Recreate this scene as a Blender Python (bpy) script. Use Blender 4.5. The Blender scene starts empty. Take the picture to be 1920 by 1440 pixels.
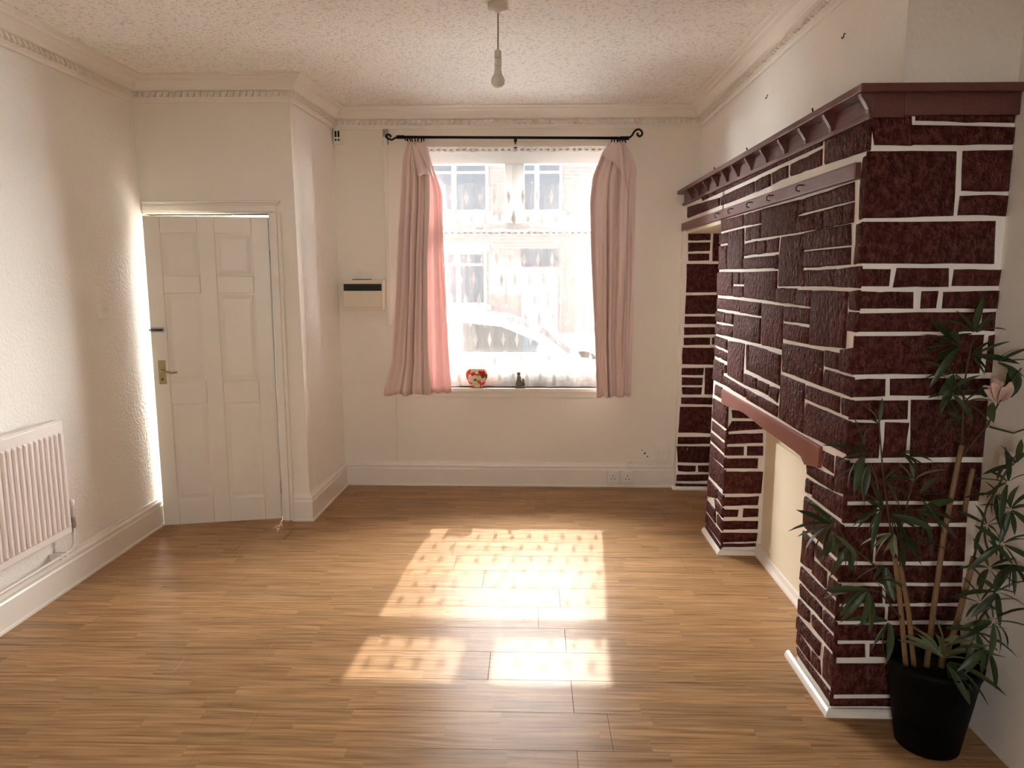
import bpy, bmesh, math, random
from mathutils import Vector, Matrix, noise

# ---------------------------------------------------------------- camera
scene = bpy.context.scene
COL = scene.collection
F, PITCH, YAW, CAMZ = 1370.0, math.radians(8.38), math.radians(1.55), 1.6
CAM = Vector((0, 0, CAMZ))
FWD = Vector((-math.sin(YAW) * math.cos(PITCH), math.cos(YAW) * math.cos(PITCH), -math.sin(PITCH)))
RIGHT = Vector((math.cos(YAW), math.sin(YAW), 0))
UP = RIGHT.cross(FWD)
cd = bpy.data.cameras.new('camera')
cd.sensor_fit = 'HORIZONTAL'; cd.sensor_width = 36.0; cd.lens = 36.0 * F / 1920.0
cd.clip_start = 0.05; cd.clip_end = 300
cam = bpy.data.objects.new('camera', cd); COL.objects.link(cam)
M = Matrix((RIGHT, UP, -FWD)).transposed().to_4x4(); M.translation = CAM
cam.matrix_world = M
scene.camera = cam

def W(x, y, ax, val):
    """photo pixel -> point on the plane coordinate[ax] == val"""
    d = RIGHT * ((x - 960) / F) - UP * ((y - 720) / F) + FWD
    return CAM + d * ((val - CAM[ax]) / d[ax])

# ---------------------------------------------------------------- light
world = bpy.data.worlds.new('sky'); scene.world = world; world.use_nodes = True
bg = world.node_tree.nodes['Background']
bg.inputs[0].default_value = (0.98, 0.975, 0.96, 1); bg.inputs[1].default_value = 13.0
sun = bpy.data.lights.new('sun', 'SUN'); sun.energy = 1.5; sun.angle = math.radians(0.7); sun.color = (1.0, 0.93, 0.82)
so = bpy.data.objects.new('sun', sun); COL.objects.link(so)
so.rotation_euler = Vector((-0.035, -1, -0.82)).to_track_quat('-Z', 'Y').to_euler()
def portal(name, loc, direction, sx, sy):
    l = bpy.data.lights.new(name, 'AREA'); l.shape = 'RECTANGLE'; l.size = sx; l.size_y = sy
    l.cycles.is_portal = True
    o = bpy.data.objects.new(name, l); COL.objects.link(o); o.location = loc
    o.rotation_euler = Vector(direction).to_track_quat('-Z', 'Y').to_euler()
portal('window_daylight', (-0.13, 5.82, 1.64), (0, -1, 0), 1.5, 1.8)
portal('lobby_daylight', (-1.95, 5.82, 1.2), (0, -1, 0), 0.9, 2.4)
portal('rear_fill_portal', (-0.45, -1.72, 1.5), (0, 1, 0), 0.65, 0.75)  # sky portal for the rear window, which is added as fill
vs = scene.view_settings
vs.view_transform = 'Standard'; vs.look = 'None'; vs.exposure = 2.45; vs.gamma = 1.0; vs.use_curve_mapping = False
cy = scene.cycles
cy.max_bounces = 8; cy.diffuse_bounces = 6; cy.glossy_bounces = 3; cy.transparent_max_bounces = 16; cy.transmission_bounces = 4
cy.use_adaptive_sampling = True; cy.adaptive_threshold = 0.04; cy.adaptive_min_samples = 16
cy.caustics_reflective = False; cy.caustics_refractive = False; cy.sample_clamp_indirect = 8.0
cy.use_denoising = True

# ---------------------------------------------------------------- helpers
def tag(o, label=None, cat=None, group=None, kind=None):
    if label: o['label'] = label
    if cat: o['category'] = cat
    if group: o['group'] = group
    if kind: o['kind'] = kind
    return o

class MB:
    """collects shapes and links them as one mesh object"""
    def __init__(s): s.v = []; s.f = []
    def add(s, vs_, fs):
        b = len(s.v); s.v += [Vector(p) for p in vs_]; s.f += [tuple(i + b for i in f) for f in fs]; return s
    def box(s, x0, x1, y0, y1, z0, z1):
        return s.hexa([(x0, y0, z0), (x1, y0, z0), (x1, y1, z0), (x0, y1, z0)], [(x0, y0, z1), (x1, y0, z1), (x1, y1, z1), (x0, y1, z1)])
    def hexa(s, lo, hi):
        return s.add(list(lo) + list(hi), [(3, 2, 1, 0), (4, 5, 6, 7), (0, 1, 5, 4), (1, 2, 6, 5), (2, 3, 7, 6), (3, 0, 4, 7)])
    def prism(s, poly, axis, a, b):
        """extrude a 2D polygon along axis from a to b; poly gives the two other coordinates in order"""
        def P(p, t):
            q = list(p); q.insert(axis, t); return q
        n = len(poly)
        return s.add([P(p, a) for p in poly] + [P(p, b) for p in poly],
                     [tuple(range(n - 1, -1, -1)), tuple(range(n, 2 * n))] + [(i, (i + 1) % n, n + (i + 1) % n, n + i) for i in range(n)])
    def lathe(s, c, prof, n=24, axis=2):
        """profile of (radius, height) round an axis through c"""
        b = len(s.v)
        for r, h in prof:
            for k in range(n):
                a = 2 * math.pi * k / n; p = [r * math.cos(a), r * math.sin(a)]; p.insert(axis, h)
                s.v.append(Vector(c) + Vector(p))
        for i in range(len(prof) - 1):
            for k in range(n):
                s.f.append((b + i * n + k, b + i * n + (k + 1) % n, b + (i + 1) * n + (k + 1) % n, b + (i + 1) * n + k))
        s.f.append(tuple(b + k for k in range(n - 1, -1, -1)))
        s.f.append(tuple(b + (len(prof) - 1) * n + k for k in range(n)))
        return s
    def tube(s, pts, r, n=10, closed=False):
        pts = [Vector(p) for p in pts]; m = len(pts); b = len(s.v)
        rr = r if isinstance(r, (list, tuple)) else [r] * m
        u = None
        for i, p in enumerate(pts):
            if closed: t = pts[(i + 1) % m] - pts[i - 1]
            else: t = pts[min(i + 1, m - 1)] - pts[max(i - 1, 0)]
            t.normalize()
            if u is None: u = t.orthogonal().normalized()
            u = (u - t * u.dot(t)); u = u.normalized() if u.length > 1e-6 else t.orthogonal().normalized()
            w = t.cross(u)
            for k in range(n):
                a = 2 * math.pi * k / n; s.v.append(p + (u * math.cos(a) + w * math.sin(a)) * rr[i])
        for i in range(m if closed else m - 1):
            j = (i + 1) % m
            for k in range(n):
                s.f.append((b + i * n + k, b + i * n + (k + 1) % n, b + j * n + (k + 1) % n, b + j * n + k))
        if not closed:
            s.f.append(tuple(b + k for k in range(n - 1, -1, -1))); s.f.append(tuple(b + (m - 1) * n + k for k in range(n)))
        return s
    def grid(s, nu, nv, fn):
        b = len(s.v)
        for j in range(nv + 1):
            for i in range(nu + 1): s.v.append(Vector(fn(i / nu, j / nv)))
        for j in range(nv):
            for i in range(nu):
                a = b + j * (nu + 1) + i; s.f.append((a, a + 1, a + nu + 2, a + nu + 1))
        return s
    def mesh(s, name, m, smooth=False):
        me = bpy.data.meshes.new(name); me.from_pydata([tuple(p) for p in s.v], [], s.f)
        bm = bmesh.new(); bm.from_mesh(me); bmesh.ops.recalc_face_normals(bm, faces=bm.faces[:]); bm.to_mesh(me); bm.free()
        if smooth:
            for p in me.polygons: p.use_smooth = True
        me.materials.append(m); return me
    def build(s, name, m, parent=None, smooth=False, bevel=0.0, solid=0.0, origin=None):
        me = s.mesh(name, m, smooth)
        o = bpy.data.objects.new(name, me); COL.objects.link(o)
        if origin is not None:
            me.transform(Matrix.Translation(-Vector(origin))); o.location = origin
        if parent is not None: parent_to(o, parent)
        if bevel:
            b = o.modifiers.new('bevel', 'BEVEL'); b.width = bevel; b.segments = 2; b.limit_method = 'ANGLE'; b.angle_limit = math.radians(40)
        if solid:
            b = o.modifiers.new('solid', 'SOLIDIFY'); b.thickness = solid; b.offset = 0
        return o

def wloc(o):
    p = Vector(o.location)
    while o.parent: o = o.parent; p += Vector(o.location)
    return p
def parent_to(o, parent):
    """things are never rotated at the root, so world offsets suffice"""
    o.parent = parent; o.location = Vector(o.location) - wloc(parent)
def thing(name, label, cat, loc=(0, 0, 0), group=None, kind=None):
    o = bpy.data.objects.new(name, None); o.empty_display_size = 0.05; COL.objects.link(o); o.location = loc
    return tag(o, label, cat, group, kind)
def struct(name, mb, m, label, **k):
    return tag(mb.build(name, m, **k), label, kind='structure')

# ---------------------------------------------------------------- materials
class N:
    def __init__(s, name):
        s.m = bpy.data.materials.new(name); s.m.use_nodes = True; s.t = s.m.node_tree
        s.t.nodes.clear(); s.out = s.t.nodes.new('ShaderNodeOutputMaterial')
    def n(s, typ, **k):
        nd = s.t.nodes.new('ShaderNode' + typ)
        for a, b in k.items():
            if a.startswith('i_'):
                key = a[2:]; key = int(key) if key.isdigit() else key.replace('_', ' ')
                s.set(nd.inputs[key], b)
            else: setattr(nd, a, b)
        return nd
    def set(s, inp, v):
        if isinstance(v, bpy.types.NodeSocket): s.t.links.new(v, inp)
        else: inp.default_value = v
    def math(s, op, a, b=0.0, c=None):
        nd = s.n('Math', operation=op); s.set(nd.inputs[0], a); s.set(nd.inputs[1], b)
        if c is not None: s.set(nd.inputs[2], c)
        return nd.outputs[0]
    def mix(s, f, a, b):
        nd = s.n('Mix', data_type='RGBA'); s.set(nd.inputs[0], f); s.set(nd.inputs[6], a); s.set(nd.inputs[7], b); return nd.outputs[2]
    def pos(s): return s.n('NewGeometry').outputs['Position']
    def scale(s, v, sc):
        nd = s.n('Mapping'); s.set(nd.inputs[0], v); nd.inputs['Scale'].default_value = sc; return nd.outputs[0]
    def noise(s, v, sc, det=3.0, rough=0.5):
        return s.n('TexNoise', i_Vector=v, i_Scale=sc, i_Detail=det, i_Roughness=rough).outputs['Fac']
    def ramp(s, f, stops):
        nd = s.n('ValToRGB'); s.set(nd.inputs[0], f); e = nd.color_ramp.elements
        while len(e) < len(stops): e.new(0.5)
        for q, (p, c) in zip(e, stops): q.position = p; q.color = c if len(c) == 4 else (*c, 1)
        return nd.outputs[0]
    def bump(s, h, st, dist): return s.n('Bump', i_Height=h, i_Strength=st, i_Distance=dist).outputs[0]
    def bsdf(s, col, rough=0.6, spec=0.4, normal=None, **k):
        b = s.n('BsdfPrincipled'); s.set(b.inputs['Base Color'], (*col, 1) if isinstance(col, tuple) and len(col) == 3 else col)
        s.set(b.inputs['Roughness'], rough); b.inputs['Specular IOR Level'].default_value = spec
        if normal is not None: s.set(b.inputs['Normal'], normal)
        for a, v in k.items(): s.set(b.inputs[a.replace('_', ' ')], v)
        return b.outputs[0]
    def done(s, sh): s.t.links.new(sh, s.out.inputs[0]); return s.m

def flat(name, col, rough=0.5, spec=0.4, **k):
    g = N(name); return g.done(g.bsdf(col, rough, spec, **k))

def mat_wall(name, col, strength, sc=55, col2=None):
    g = N(name); p = g.pos()
    if strength < 0.2: return g.done(g.bsdf(g.mix(g.math('MULTIPLY', g.noise(p, 1.3, 1), 0.5), (*col, 1), (*(x * 0.93 for x in col), 1)), 0.62, 0.3))
    return g.done(g.bsdf(col, 0.62, 0.3, g.bump(g.noise(p, sc, 1.0, 0.6), strength, 0.007)))
PLASTER = mat_wall('cream_wallpaper', (0.88, 0.84, 0.78), 0.55, 60)
PLASTER_SMOOTH = mat_wall('cream_plaster', (0.87, 0.81, 0.72), 0.12, 35)
def mat_ceiling():
    g = N('textured_ceiling_paint'); p = g.pos()
    a = g.noise(p, 62, 1.5, 0.6)
    pit_shade = g.ramp(a, [(0.34, (0, 0, 0)), (0.46, (1, 1, 1))])
    c = g.mix(pit_shade, (0.73, 0.68, 0.63, 1), (0.92, 0.89, 0.85, 1))  # shade of the relief put into the colour as darker specks
    return g.done(g.bsdf(c, 0.75, 0.2, g.bump(a, 0.6, 0.010)))
CEILING = mat_ceiling()
def mat_wood_white(name, col, rough=0.32):
    g = N(name); p = g.pos(); a = g.noise(p, 5, 1)
    return g.done(g.bsdf(g.mix(g.math('MULTIPLY', a, 0.35), (*col, 1), (*(x * 0.88 for x in col), 1)), rough, 0.45))
GLOSS = mat_wood_white('cream_gloss_paint', (0.86, 0.80, 0.72))
DOORPAINT = mat_wood_white('door_gloss_paint', (0.84, 0.78, 0.68), 0.36)
CORNICE = mat_wood_white('cornice_paint', (0.87, 0.82, 0.75), 0.6)
WHITE = flat('white_plastic', (0.84, 0.80, 0.73), 0.35)
UPVC = flat('white_window_plastic', (0.85, 0.85, 0.85), 0.35)
CREAMPL = flat('aged_cream_plastic', (0.80, 0.71, 0.56), 0.4)
DARKPL = flat('smoked_plastic', (0.02, 0.018, 0.015), 0.25)
IRON = flat('black_iron', (0.012, 0.011, 0.011), 0.45, Metallic=0.6)
STEEL = flat('grey_steel', (0.35, 0.33, 0.31), 0.4, Metallic=0.8)
BRASS = flat('worn_brass', (0.42, 0.33, 0.16), 0.35, Metallic=0.85)
RADIATOR = flat('radiator_enamel', (0.82, 0.74, 0.69), 0.4)
BLACKPOT = flat('black_plastic_pot', (0.0035, 0.0035, 0.0035), 0.55, 0.08)
def mat_soil():
    g = N('potting_soil'); p = g.pos()
    return g.done(g.bsdf(g.ramp(g.noise(p, 60, 4), [(0.3, (0.008, 0.006, 0.004)), (0.7, (0.04, 0.028, 0.018))]), 0.9, 0.1))
SOIL = mat_soil()
def mat_stone():
    g = N('oxblood_painted_stone'); p = g.pos(); inf = g.n('ObjectInfo').outputs['Random']
    a = g.noise(g.scale(p, (1, 1, 0.7)), 40, 2.0, 0.7)
    h = g.math('MULTIPLY', a, 1.5)
    base = g.mix(inf, (0.050, 0.0085, 0.0068, 1), (0.074, 0.0135, 0.0105, 1))
    c = g.mix(g.ramp(a, [(0.42, (0, 0, 0)), (0.66, (1, 1, 1))]), base, g.mix(0.34, base, (0.28, 0.10, 0.085, 1)))
    return g.done(g.bsdf(c, 0.48, 0.14, g.bump(h, 1.0, 0.018)))
STONE = mat_stone()
def mat_mortar():
    g = N('white_pointing'); p = g.pos()
    return g.done(g.bsdf(g.mix(g.noise(p, 30, 1), (0.91, 0.87, 0.81, 1), (0.86, 0.80, 0.73, 1)), 0.6, 0.3))
MORTAR = mat_mortar()
def mat_redwood():
    g = N('maroon_painted_wood'); p = g.pos(); a = g.noise(g.scale(p, (30, 3, 30)), 3, 4)
    c = g.mix(a, (0.115, 0.036, 0.032, 1), (0.17, 0.062, 0.055, 1))
    return g.done(g.bsdf(c, 0.36, 0.5, g.bump(a, 0.15, 0.004)))
REDWOOD = mat_redwood()
LINTEL = flat('brick_red_gloss_wood', (0.24, 0.075, 0.055), 0.38)
BOARD = flat('cream_board', (0.82, 0.72, 0.55), 0.45)

def mat_floor():
    g = N('oak_laminate'); p = g.pos(); sep = g.n('SeparateXYZ'); g.set(sep.inputs[0], p); x, y = sep.outputs[0], sep.outputs[1]
    sw = 0.2187 / 3
    yy = g.math('DIVIDE', g.math('SUBTRACT', y, 2.505), sw)
    row = g.math('FLOOR', yy)
    def wn(v, dim='1D', w=None):
        nd = g.n('TexWhiteNoise', noise_dimensions='1D'); g.set(nd.inputs['W'], v); return nd.outputs[0]
    off = g.math('MULTIPLY', wn(row), 7.3)
    xx = g.math('ADD', g.math('DIVIDE', x, 0.55), off)
    cell = g.math('FLOOR', xx)
    rnd = wn(g.math('ADD', g.math('MULTIPLY', row, 17.13), g.math('MULTIPLY', cell, 3.71)))
    shift = g.n('CombineXYZ'); g.set(shift.inputs[0], g.math('MULTIPLY', rnd, 31.0)); g.set(shift.inputs[1], g.math('MULTIPLY', rnd, 17.0))
    vadd = g.n('VectorMath', operation='ADD'); g.set(vadd.inputs[0], p); g.set(vadd.inputs[1], shift.outputs[0]); q = vadd.outputs[0]
    warp = g.noise(g.scale(q, (1.2, 6, 1)), 1.5, 0)
    v2 = g.n('VectorMath', operation='ADD'); g.set(v2.inputs[0], q)
    cw = g.n('CombineXYZ'); g.set(cw.inputs[1], g.math('MULTIPLY', warp, 0.05)); g.set(v2.inputs[1], cw.outputs[0])
    grain = g.noise(g.scale(v2.outputs[0], (2.6, 60, 1)), 1.0, 2, 0.6)
    fine = g.noise(g.scale(q, (9, 330, 1)), 1.0, 0)
    col = g.ramp(grain, [(0.26, (0.225, 0.115, 0.048)), (0.46, (0.38, 0.215, 0.102)), (0.62, (0.475, 0.288, 0.145)), (0.8, (0.55, 0.355, 0.195))])
    tone = g.ramp(rnd, [(0.0, (0.86, 0.86, 0.86)), (1.0, (1.08, 1.06, 1.04))])
    mul = g.n('Mix', data_type='RGBA', blend_type='MULTIPLY'); mul.inputs[0].default_value = 1; g.set(mul.inputs[6], col); g.set(mul.inputs[7], tone)
    c = g.mix(g.math('MULTIPLY', g.ramp(fine, [(0.35, (1, 1, 1)), (0.5, (0, 0, 0))]), 0.16), mul.outputs[2], (0.22, 0.10, 0.035, 1))
    scuff = g.noise(g.scale(p, (6, 9, 1)), 3, 2, 0.7)
    rough = g.math('ADD', 0.24, g.math('MULTIPLY', scuff, 0.18))
    return g.done(g.bsdf(c, rough, 0.09, g.bump(g.noise(p, 3, 0), 0.10, 0.004)))
FLOOR = mat_floor()

def mat_glass(name='window_glass', tint=(0.97, 0.98, 0.98)):
    g = N(name); tr = g.n('BsdfTransparent'); tr.inputs[0].default_value = (*tint, 1)
    gl = g.n('BsdfGlossy'); gl.inputs['Roughness'].default_value = 0.03
    fr = g.n('Fresnel'); fr.inputs[0].default_value = 1.25
    mx = g.n('MixShader'); g.set(mx.inputs[0], fr.outputs[0]); g.set(mx.inputs[1], tr.outputs[0]); g.set(mx.inputs[2], gl.outputs[0])
    return g.done(mx.outputs[0])
GLASS = mat_glass()

def mat_net(name, density, drops, through=0.035):
    """voile: threads stop a fixed share of light and scatter it, woven drops stop more"""
    g = N(name); p = g.pos(); sep = g.n('SeparateXYZ'); g.set(sep.inputs[0], p); x, z = sep.outputs[0], sep.outputs[2]
    fac = density
    if drops:
        pz, px = 0.150, 0.104
        zz = g.math('DIVIDE', z, pz); row = g.math('FLOOR', zz)
        xx = g.math('ADD', g.math('DIVIDE', x, px), g.math('MULTIPLY', row, 0.37))
        fx = g.math('ABSOLUTE', g.math('SUBTRACT', g.math('FRACT', xx), 0.5)); fz = g.math('ABSOLUTE', g.math('SUBTRACT', g.math('FRACT', zz), 0.5))
        d = g.math('ADD', g.math('MULTIPLY', fx, 6.8), g.math('MULTIPLY', fz, 2.55))
        mask = g.math('LESS_THAN', d, 1.0)
        weave = g.math('MULTIPLY', g.noise(g.scale(p, (260, 1, 14)), 1.0, 2), 0.16)
        fac = g.math('ADD', g.math('ADD', density - 0.08, weave), g.math('MULTIPLY', mask, 0.92 - density))
    tr = g.n('BsdfTransparent'); df = g.n('BsdfDiffuse'); tl = g.n('BsdfTranslucent')
    df.inputs[0].default_value = (0.9, 0.89, 0.88, 1); tl.inputs[0].default_value = (0.80, 0.79, 0.78, 1)
    a = g.n('MixShader'); a.inputs[0].default_value = through; g.set(a.inputs[1], df.outputs[0]); g.set(a.inputs[2], tl.outputs[0])
    b = g.n('MixShader'); g.set(b.inputs[0], fac); g.set(b.inputs[1], tr.outputs[0]); g.set(b.inputs[2], a.outputs[0])
    return g.done(b.outputs[0])
NET_BODY = mat_net('voile_with_drops', 0.32, True)
NET_HEAD = mat_net('plain_voile', 0.20, False)
NET_HEM = mat_net('gathered_voile', 0.75, False, 0.20)

def mat_satin(name, col, trans_col, tfac, rough=0.42):
    g = N(name); p = g.pos()
    h = g.noise(g.scale(p, (220, 220, 30)), 2.0, 3)
    pr = g.bsdf(col, rough, 0.55, g.bump(h, 0.12, 0.002), Sheen_Weight=0.3)
    tl = g.n('BsdfTranslucent'); tl.inputs[0].default_value = (*trans_col, 1)
    mx = g.n('MixShader'); mx.inputs[0].default_value = tfac; g.set(mx.inputs[1], pr); g.set(mx.inputs[2], tl.outputs[0])
    return g.done(mx.outputs[0])
SATIN = mat_satin('dusty_pink_satin', (0.83, 0.65, 0.60), (0.60, 0.40, 0.36), 0.06)
LINING = mat_satin('pale_pink_lining', (0.80, 0.58, 0.55), (0.85, 0.60, 0.58), 0.22, 0.6)

# ---------------------------------------------------------------- room shell
YB, XL0, XL1, YL, HC = 5.478, -2.405, -2.462, 4.629, 2.80
XB, YN, XP, XR = 1.105, 2.524, 1.205, 1.575          # stone front, stone near side, plaster breast, right wall
YREAR = -1.6
def xl(z): return XL0 + (XL1 - XL0) * z / HC
# floor slab and boards
fl = struct('floor', MB().box(-2.9, 2.0, YREAR - 0.3, 5.85, -0.25, -0.012), flat('floor_screed', (0.10, 0.05, 0.02), 0.7), 'oak laminate floor of the empty living room')
rnd = random.Random(7)
BW, BL = 0.2187, 1.29
joints = {0: 0.162, 1: -0.171, 2: 0.155, 3: 0.036, 4: 0.145, -1: 0.284, -2: 0.159}
bmesh_cache = {}
for k in range(-24, 15):
    y0 = 2.505 + k * BW
    if y0 < YREAR or y0 > 5.46: continue
    y1 = min(y0 + BW, 5.80)
    j = joints.get(k, rnd.uniform(-0.6, 0.6))
    xs = [j + BL * t for t in range(-3, 4)]
    for a, b in zip(xs[:-1], xs[1:]):
        a, b = max(a, -2.45), min(b, 1.60)
        if b - a < 0.02: continue
        e, c = 0.0004, 0.0009
        key = (round(b - a, 3), round(y1 - y0, 3))
        if key not in bmesh_cache:
            m = MB(); lx, ly = b - a, y1 - y0
            m.add([(e, e, -0.012), (lx - e, e, -0.012), (lx - e, ly - e, -0.012), (e, ly - e, -0.012),
                   (e, e, -c), (lx - e, e, -c), (lx - e, ly - e, -c), (e, ly - e, -c),
                   (e + c, e + c, 0), (lx - e - c, e + c, 0), (lx - e - c, ly - e - c, 0), (e + c, ly - e - c, 0)],
                  [(0, 1, 5, 4), (1, 2, 6, 5), (2, 3, 7, 6), (3, 0, 4, 7), (4, 5, 9, 8), (5, 6, 10, 9), (6, 7, 11, 10), (7, 4, 8, 11), (8, 9, 10, 11)])
            bmesh_cache[key] = m.mesh('board', FLOOR)
        o = bpy.data.objects.new('board', bmesh_cache[key]); COL.objects.link(o); o.location = (a, y0, 0); parent_to(o, fl)

struct('ceiling', MB().box(-2.9, 2.0, YREAR - 0.3, 5.85, HC, HC + 0.2), CEILING, 'cream textured ceiling')
# left wall leans out slightly towards the top
struct('wall_left', MB().hexa([(-2.8, YREAR, -0.01), (XL0, YREAR, -0.01), (XL0, 5.5, -0.01), (-2.8, 5.5, -0.01)],
                              [(-2.8, YREAR, HC), (XL1, YREAR, HC), (XL1, 5.5, HC), (-2.8, 5.5, HC)]), PLASTER, 'cream embossed wallpaper wall with the radiator')
# back wall round the window and the street door of the lobby
WX0, WX1, WZ0, WZ1 = -0.86, 0.60, 0.765, 2.525
DX0, DX1, DZ1 = -2.36, -1.58, 2.40
wb = MB()
for x0, x1, z0, z1 in ((-2.8, DX0, -0.01, HC), (DX0, DX1, DZ1, HC), (DX1, WX0, -0.01, HC), (WX0, WX1, -0.01, WZ0), (WX0, WX1, WZ1, HC), (WX1, 2.0, -0.01, HC)):
    wb.box(x0, x1, YB, YB + 0.30, z0, z1)
struct('wall_back', wb, PLASTER_SMOOTH, 'cream plaster wall with the curtained window')
struct('wall_right', MB().box(XR, 2.0, YREAR, YB + 0.01, -0.01, HC), PLASTER_SMOOTH, 'cream plaster wall behind the potted plant')
# chimney breast plaster above the stonework
struct('wall_chimney_breast', MB().box(XP, XR + 0.02, YN + 0.008, YB + 0.01, 2.0, HC), PLASTER, 'cream plaster chimney breast above the mantel shelf')
# rear of the room, behind the viewpoint, with an unseen window added for fill light
RW = (-0.77, -0.13, 1.22, 1.95)
wr = MB()
for x0, x1, z0, z1 in ((-2.8, RW[0], -0.01, HC), (RW[1], 2.0, -0.01, HC), (RW[0], RW[1], -0.01, RW[2]), (RW[0], RW[1], RW[3], HC)):
    wr.box(x0, x1, YREAR - 0.25, YREAR, z0, z1)
struct('wall_rear', wr, PLASTER_SMOOTH, 'cream plaster wall at the other end of the room')
rwf = MB()
for x0, x1, z0, z1 in ((RW[0], RW[0] + .06, RW[2], RW[3]), (RW[1] - .06, RW[1], RW[2], RW[3]), (RW[0], RW[1], RW[2], RW[2] + .06), (RW[0], RW[1], RW[3] - .06, RW[3]), (-0.48, -0.42, RW[2], RW[3])):
    rwf.box(x0, x1, YREAR - 0.16, YREAR - 0.10, z0, z1)
rw = struct('fill_window', rwf, UPVC, 'white framed window added out of view for fill light at the other end of the room')
MB().box(RW[0] + .05, -0.47, YREAR - 0.134, YREAR - 0.13, RW[2] + .05, RW[3] - .05).build('pane', GLASS, rw)
MB().box(-0.43, RW[1] - .05, YREAR - 0.134, YREAR - 0.13, RW[2] + .05, RW[3] - .05).build('pane', GLASS, rw)

# lobby box: front wall over the door, side wall
OX1, OZ = -1.648, 1.985                                       # door opening
lf = MB()
lf.hexa([(-2.5, YL, OZ), (OX1, YL, OZ), (OX1, YL + 0.09, OZ), (-2.5, YL + 0.09, OZ)], [(-2.5, YL, HC), (OX1, YL, HC), (OX1, YL + 0.09, HC), (-2.5, YL + 0.09, HC)])
lf.hexa([(OX1, YL, -0.01), (-1.460, YL, -0.01), (-1.460, YL + 0.09, -0.01), (OX1, YL + 0.09, -0.01)], [(OX1, YL, HC), (-1.487, YL, HC), (-1.487, YL + 0.09, HC), (OX1, YL + 0.09, HC)])
struct('wall_lobby_front', lf, PLASTER_SMOOTH, 'cream lobby wall round the panelled door')
ls = MB().hexa([(-1.55, YL + 0.09, -0.01), (-1.460, YL + 0.09, -0.01), (-1.442, YB + 0.005, -0.01), (-1.55, YB + 0.005, -0.01)],
               [(-1.55, YL + 0.09, HC), (-1.487, YL + 0.09, HC), (-1.447, YB + 0.005, HC), (-1.55, YB + 0.005, HC)])
struct('wall_lobby_side', ls, PLASTER, 'cream side wall of the lobby facing the chimney')

# ---------------------------------------------------------------- swept trims
def sweep(path, prof, flip=1):
    """path: inner wall corners in plan with the room on the right; prof: (out, z); returns one MB per segment with mitred ends"""
    pts = [Vector(p) for p in path]; n = len(pts)
    nor = []
    for i in range(n - 1):
        d = (pts[i + 1] - pts[i]).normalized(); nor.append(Vector((d.y, -d.x)))
    mit = []
    for i in range(n):
        if i == 0: mit.append(nor[0])
        elif i == n - 1: mit.append(nor[-1])
        else:
            b = nor[i - 1] + nor[i]; mit.append(b / (1 + nor[i - 1].dot(nor[i])))
    out = []
    for i in range(n - 1):
        m = MB(); k = len(prof)
        A = [(*(pts[i] + mit[i] * o), z) for o, z in prof]; B = [(*(pts[i + 1] + mit[i + 1] * o), z) for o, z in prof]
        m.add(A + B, [tuple(range(k - 1, -1, -1)), tuple(range(k, 2 * k))] + [(j, (j + 1) % k, k + (j + 1) % k, k + j) for j in range(k)])
        out.append((m, pts[i], pts[i + 1], nor[i], mit[i], mit[i + 1]))
    return out
CP = [(-0.03, -0.146), (0.010, -0.146), (0.014, -0.140), (0.014, -0.130), (0.020, -0.126), (0.020, -0.118), (0.016, -0.116), (0.016, -0.084), (0.038, -0.080), (0.042, -0.074),
      (0.044, -0.064), (0.052, -0.048), (0.066, -0.034), (0.086, -0.026), (0.090, -0.016), (0.098, -0.014), (0.112, -0.010), (0.112, 0.01), (-0.03, 0.01)]
CP = [(o, HC + z) for o, z in CP]
cpath = [(-2.458, 0.6), (-2.458, YL), (-1.485, YL), (-1.446, YB), (XP, YB), (XP, YN + 0.008), (XR, YN + 0.008), (XR, 0.6)]
clabels = ['plaster cornice with dentils above the radiator wall', 'plaster cornice with dentils above the panelled door', 'short plaster cornice with dentils on the lobby side wall',
           'plaster cornice with dentils above the curtain pole', 'plaster cornice with dentils along the chimney breast', 'short plaster cornice on the chimney breast return', 'plaster cornice above the potted plant']
dent = MB().prism([(0.010, -0.0325), (0.036, -0.0315), (0.037, -0.026), (0.033, -0.016), (0.027, -0.006), (0.024, -0.001), (0.010, 0)], 1, -0.0115, 0.0115)
dent.v = [Vector((p.x, p.y * (0.62 if p.z < -0.02 else 1.0), p.z)) for p in dent.v]
dent_me = dent.mesh('dentil', CORNICE)
tn = 0
for i, (m, a, b, nr, ma, mb_) in enumerate(sweep(cpath, CP)):
    tn += 1
    o = struct('trim_%d' % tn, m, CORNICE, clabels[i])
    if i >= 5: continue
    L = (b - a).length; d = (b - a) / L; sp = 0.040
    s0 = 0.03 if i != 3 else 0.03
    s = s0
    while s < L - 0.02:
        p = a + d * s; s += sp
        if i == 0 and p.y < 2.9: continue
        q = bpy.data.objects.new('dentil', dent_me); COL.objects.link(q)
        q.location = (p.x, p.y, HC - 0.084); q.rotation_euler = (0, 0, math.atan2(nr.y, nr.x)); q.parent = o

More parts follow.
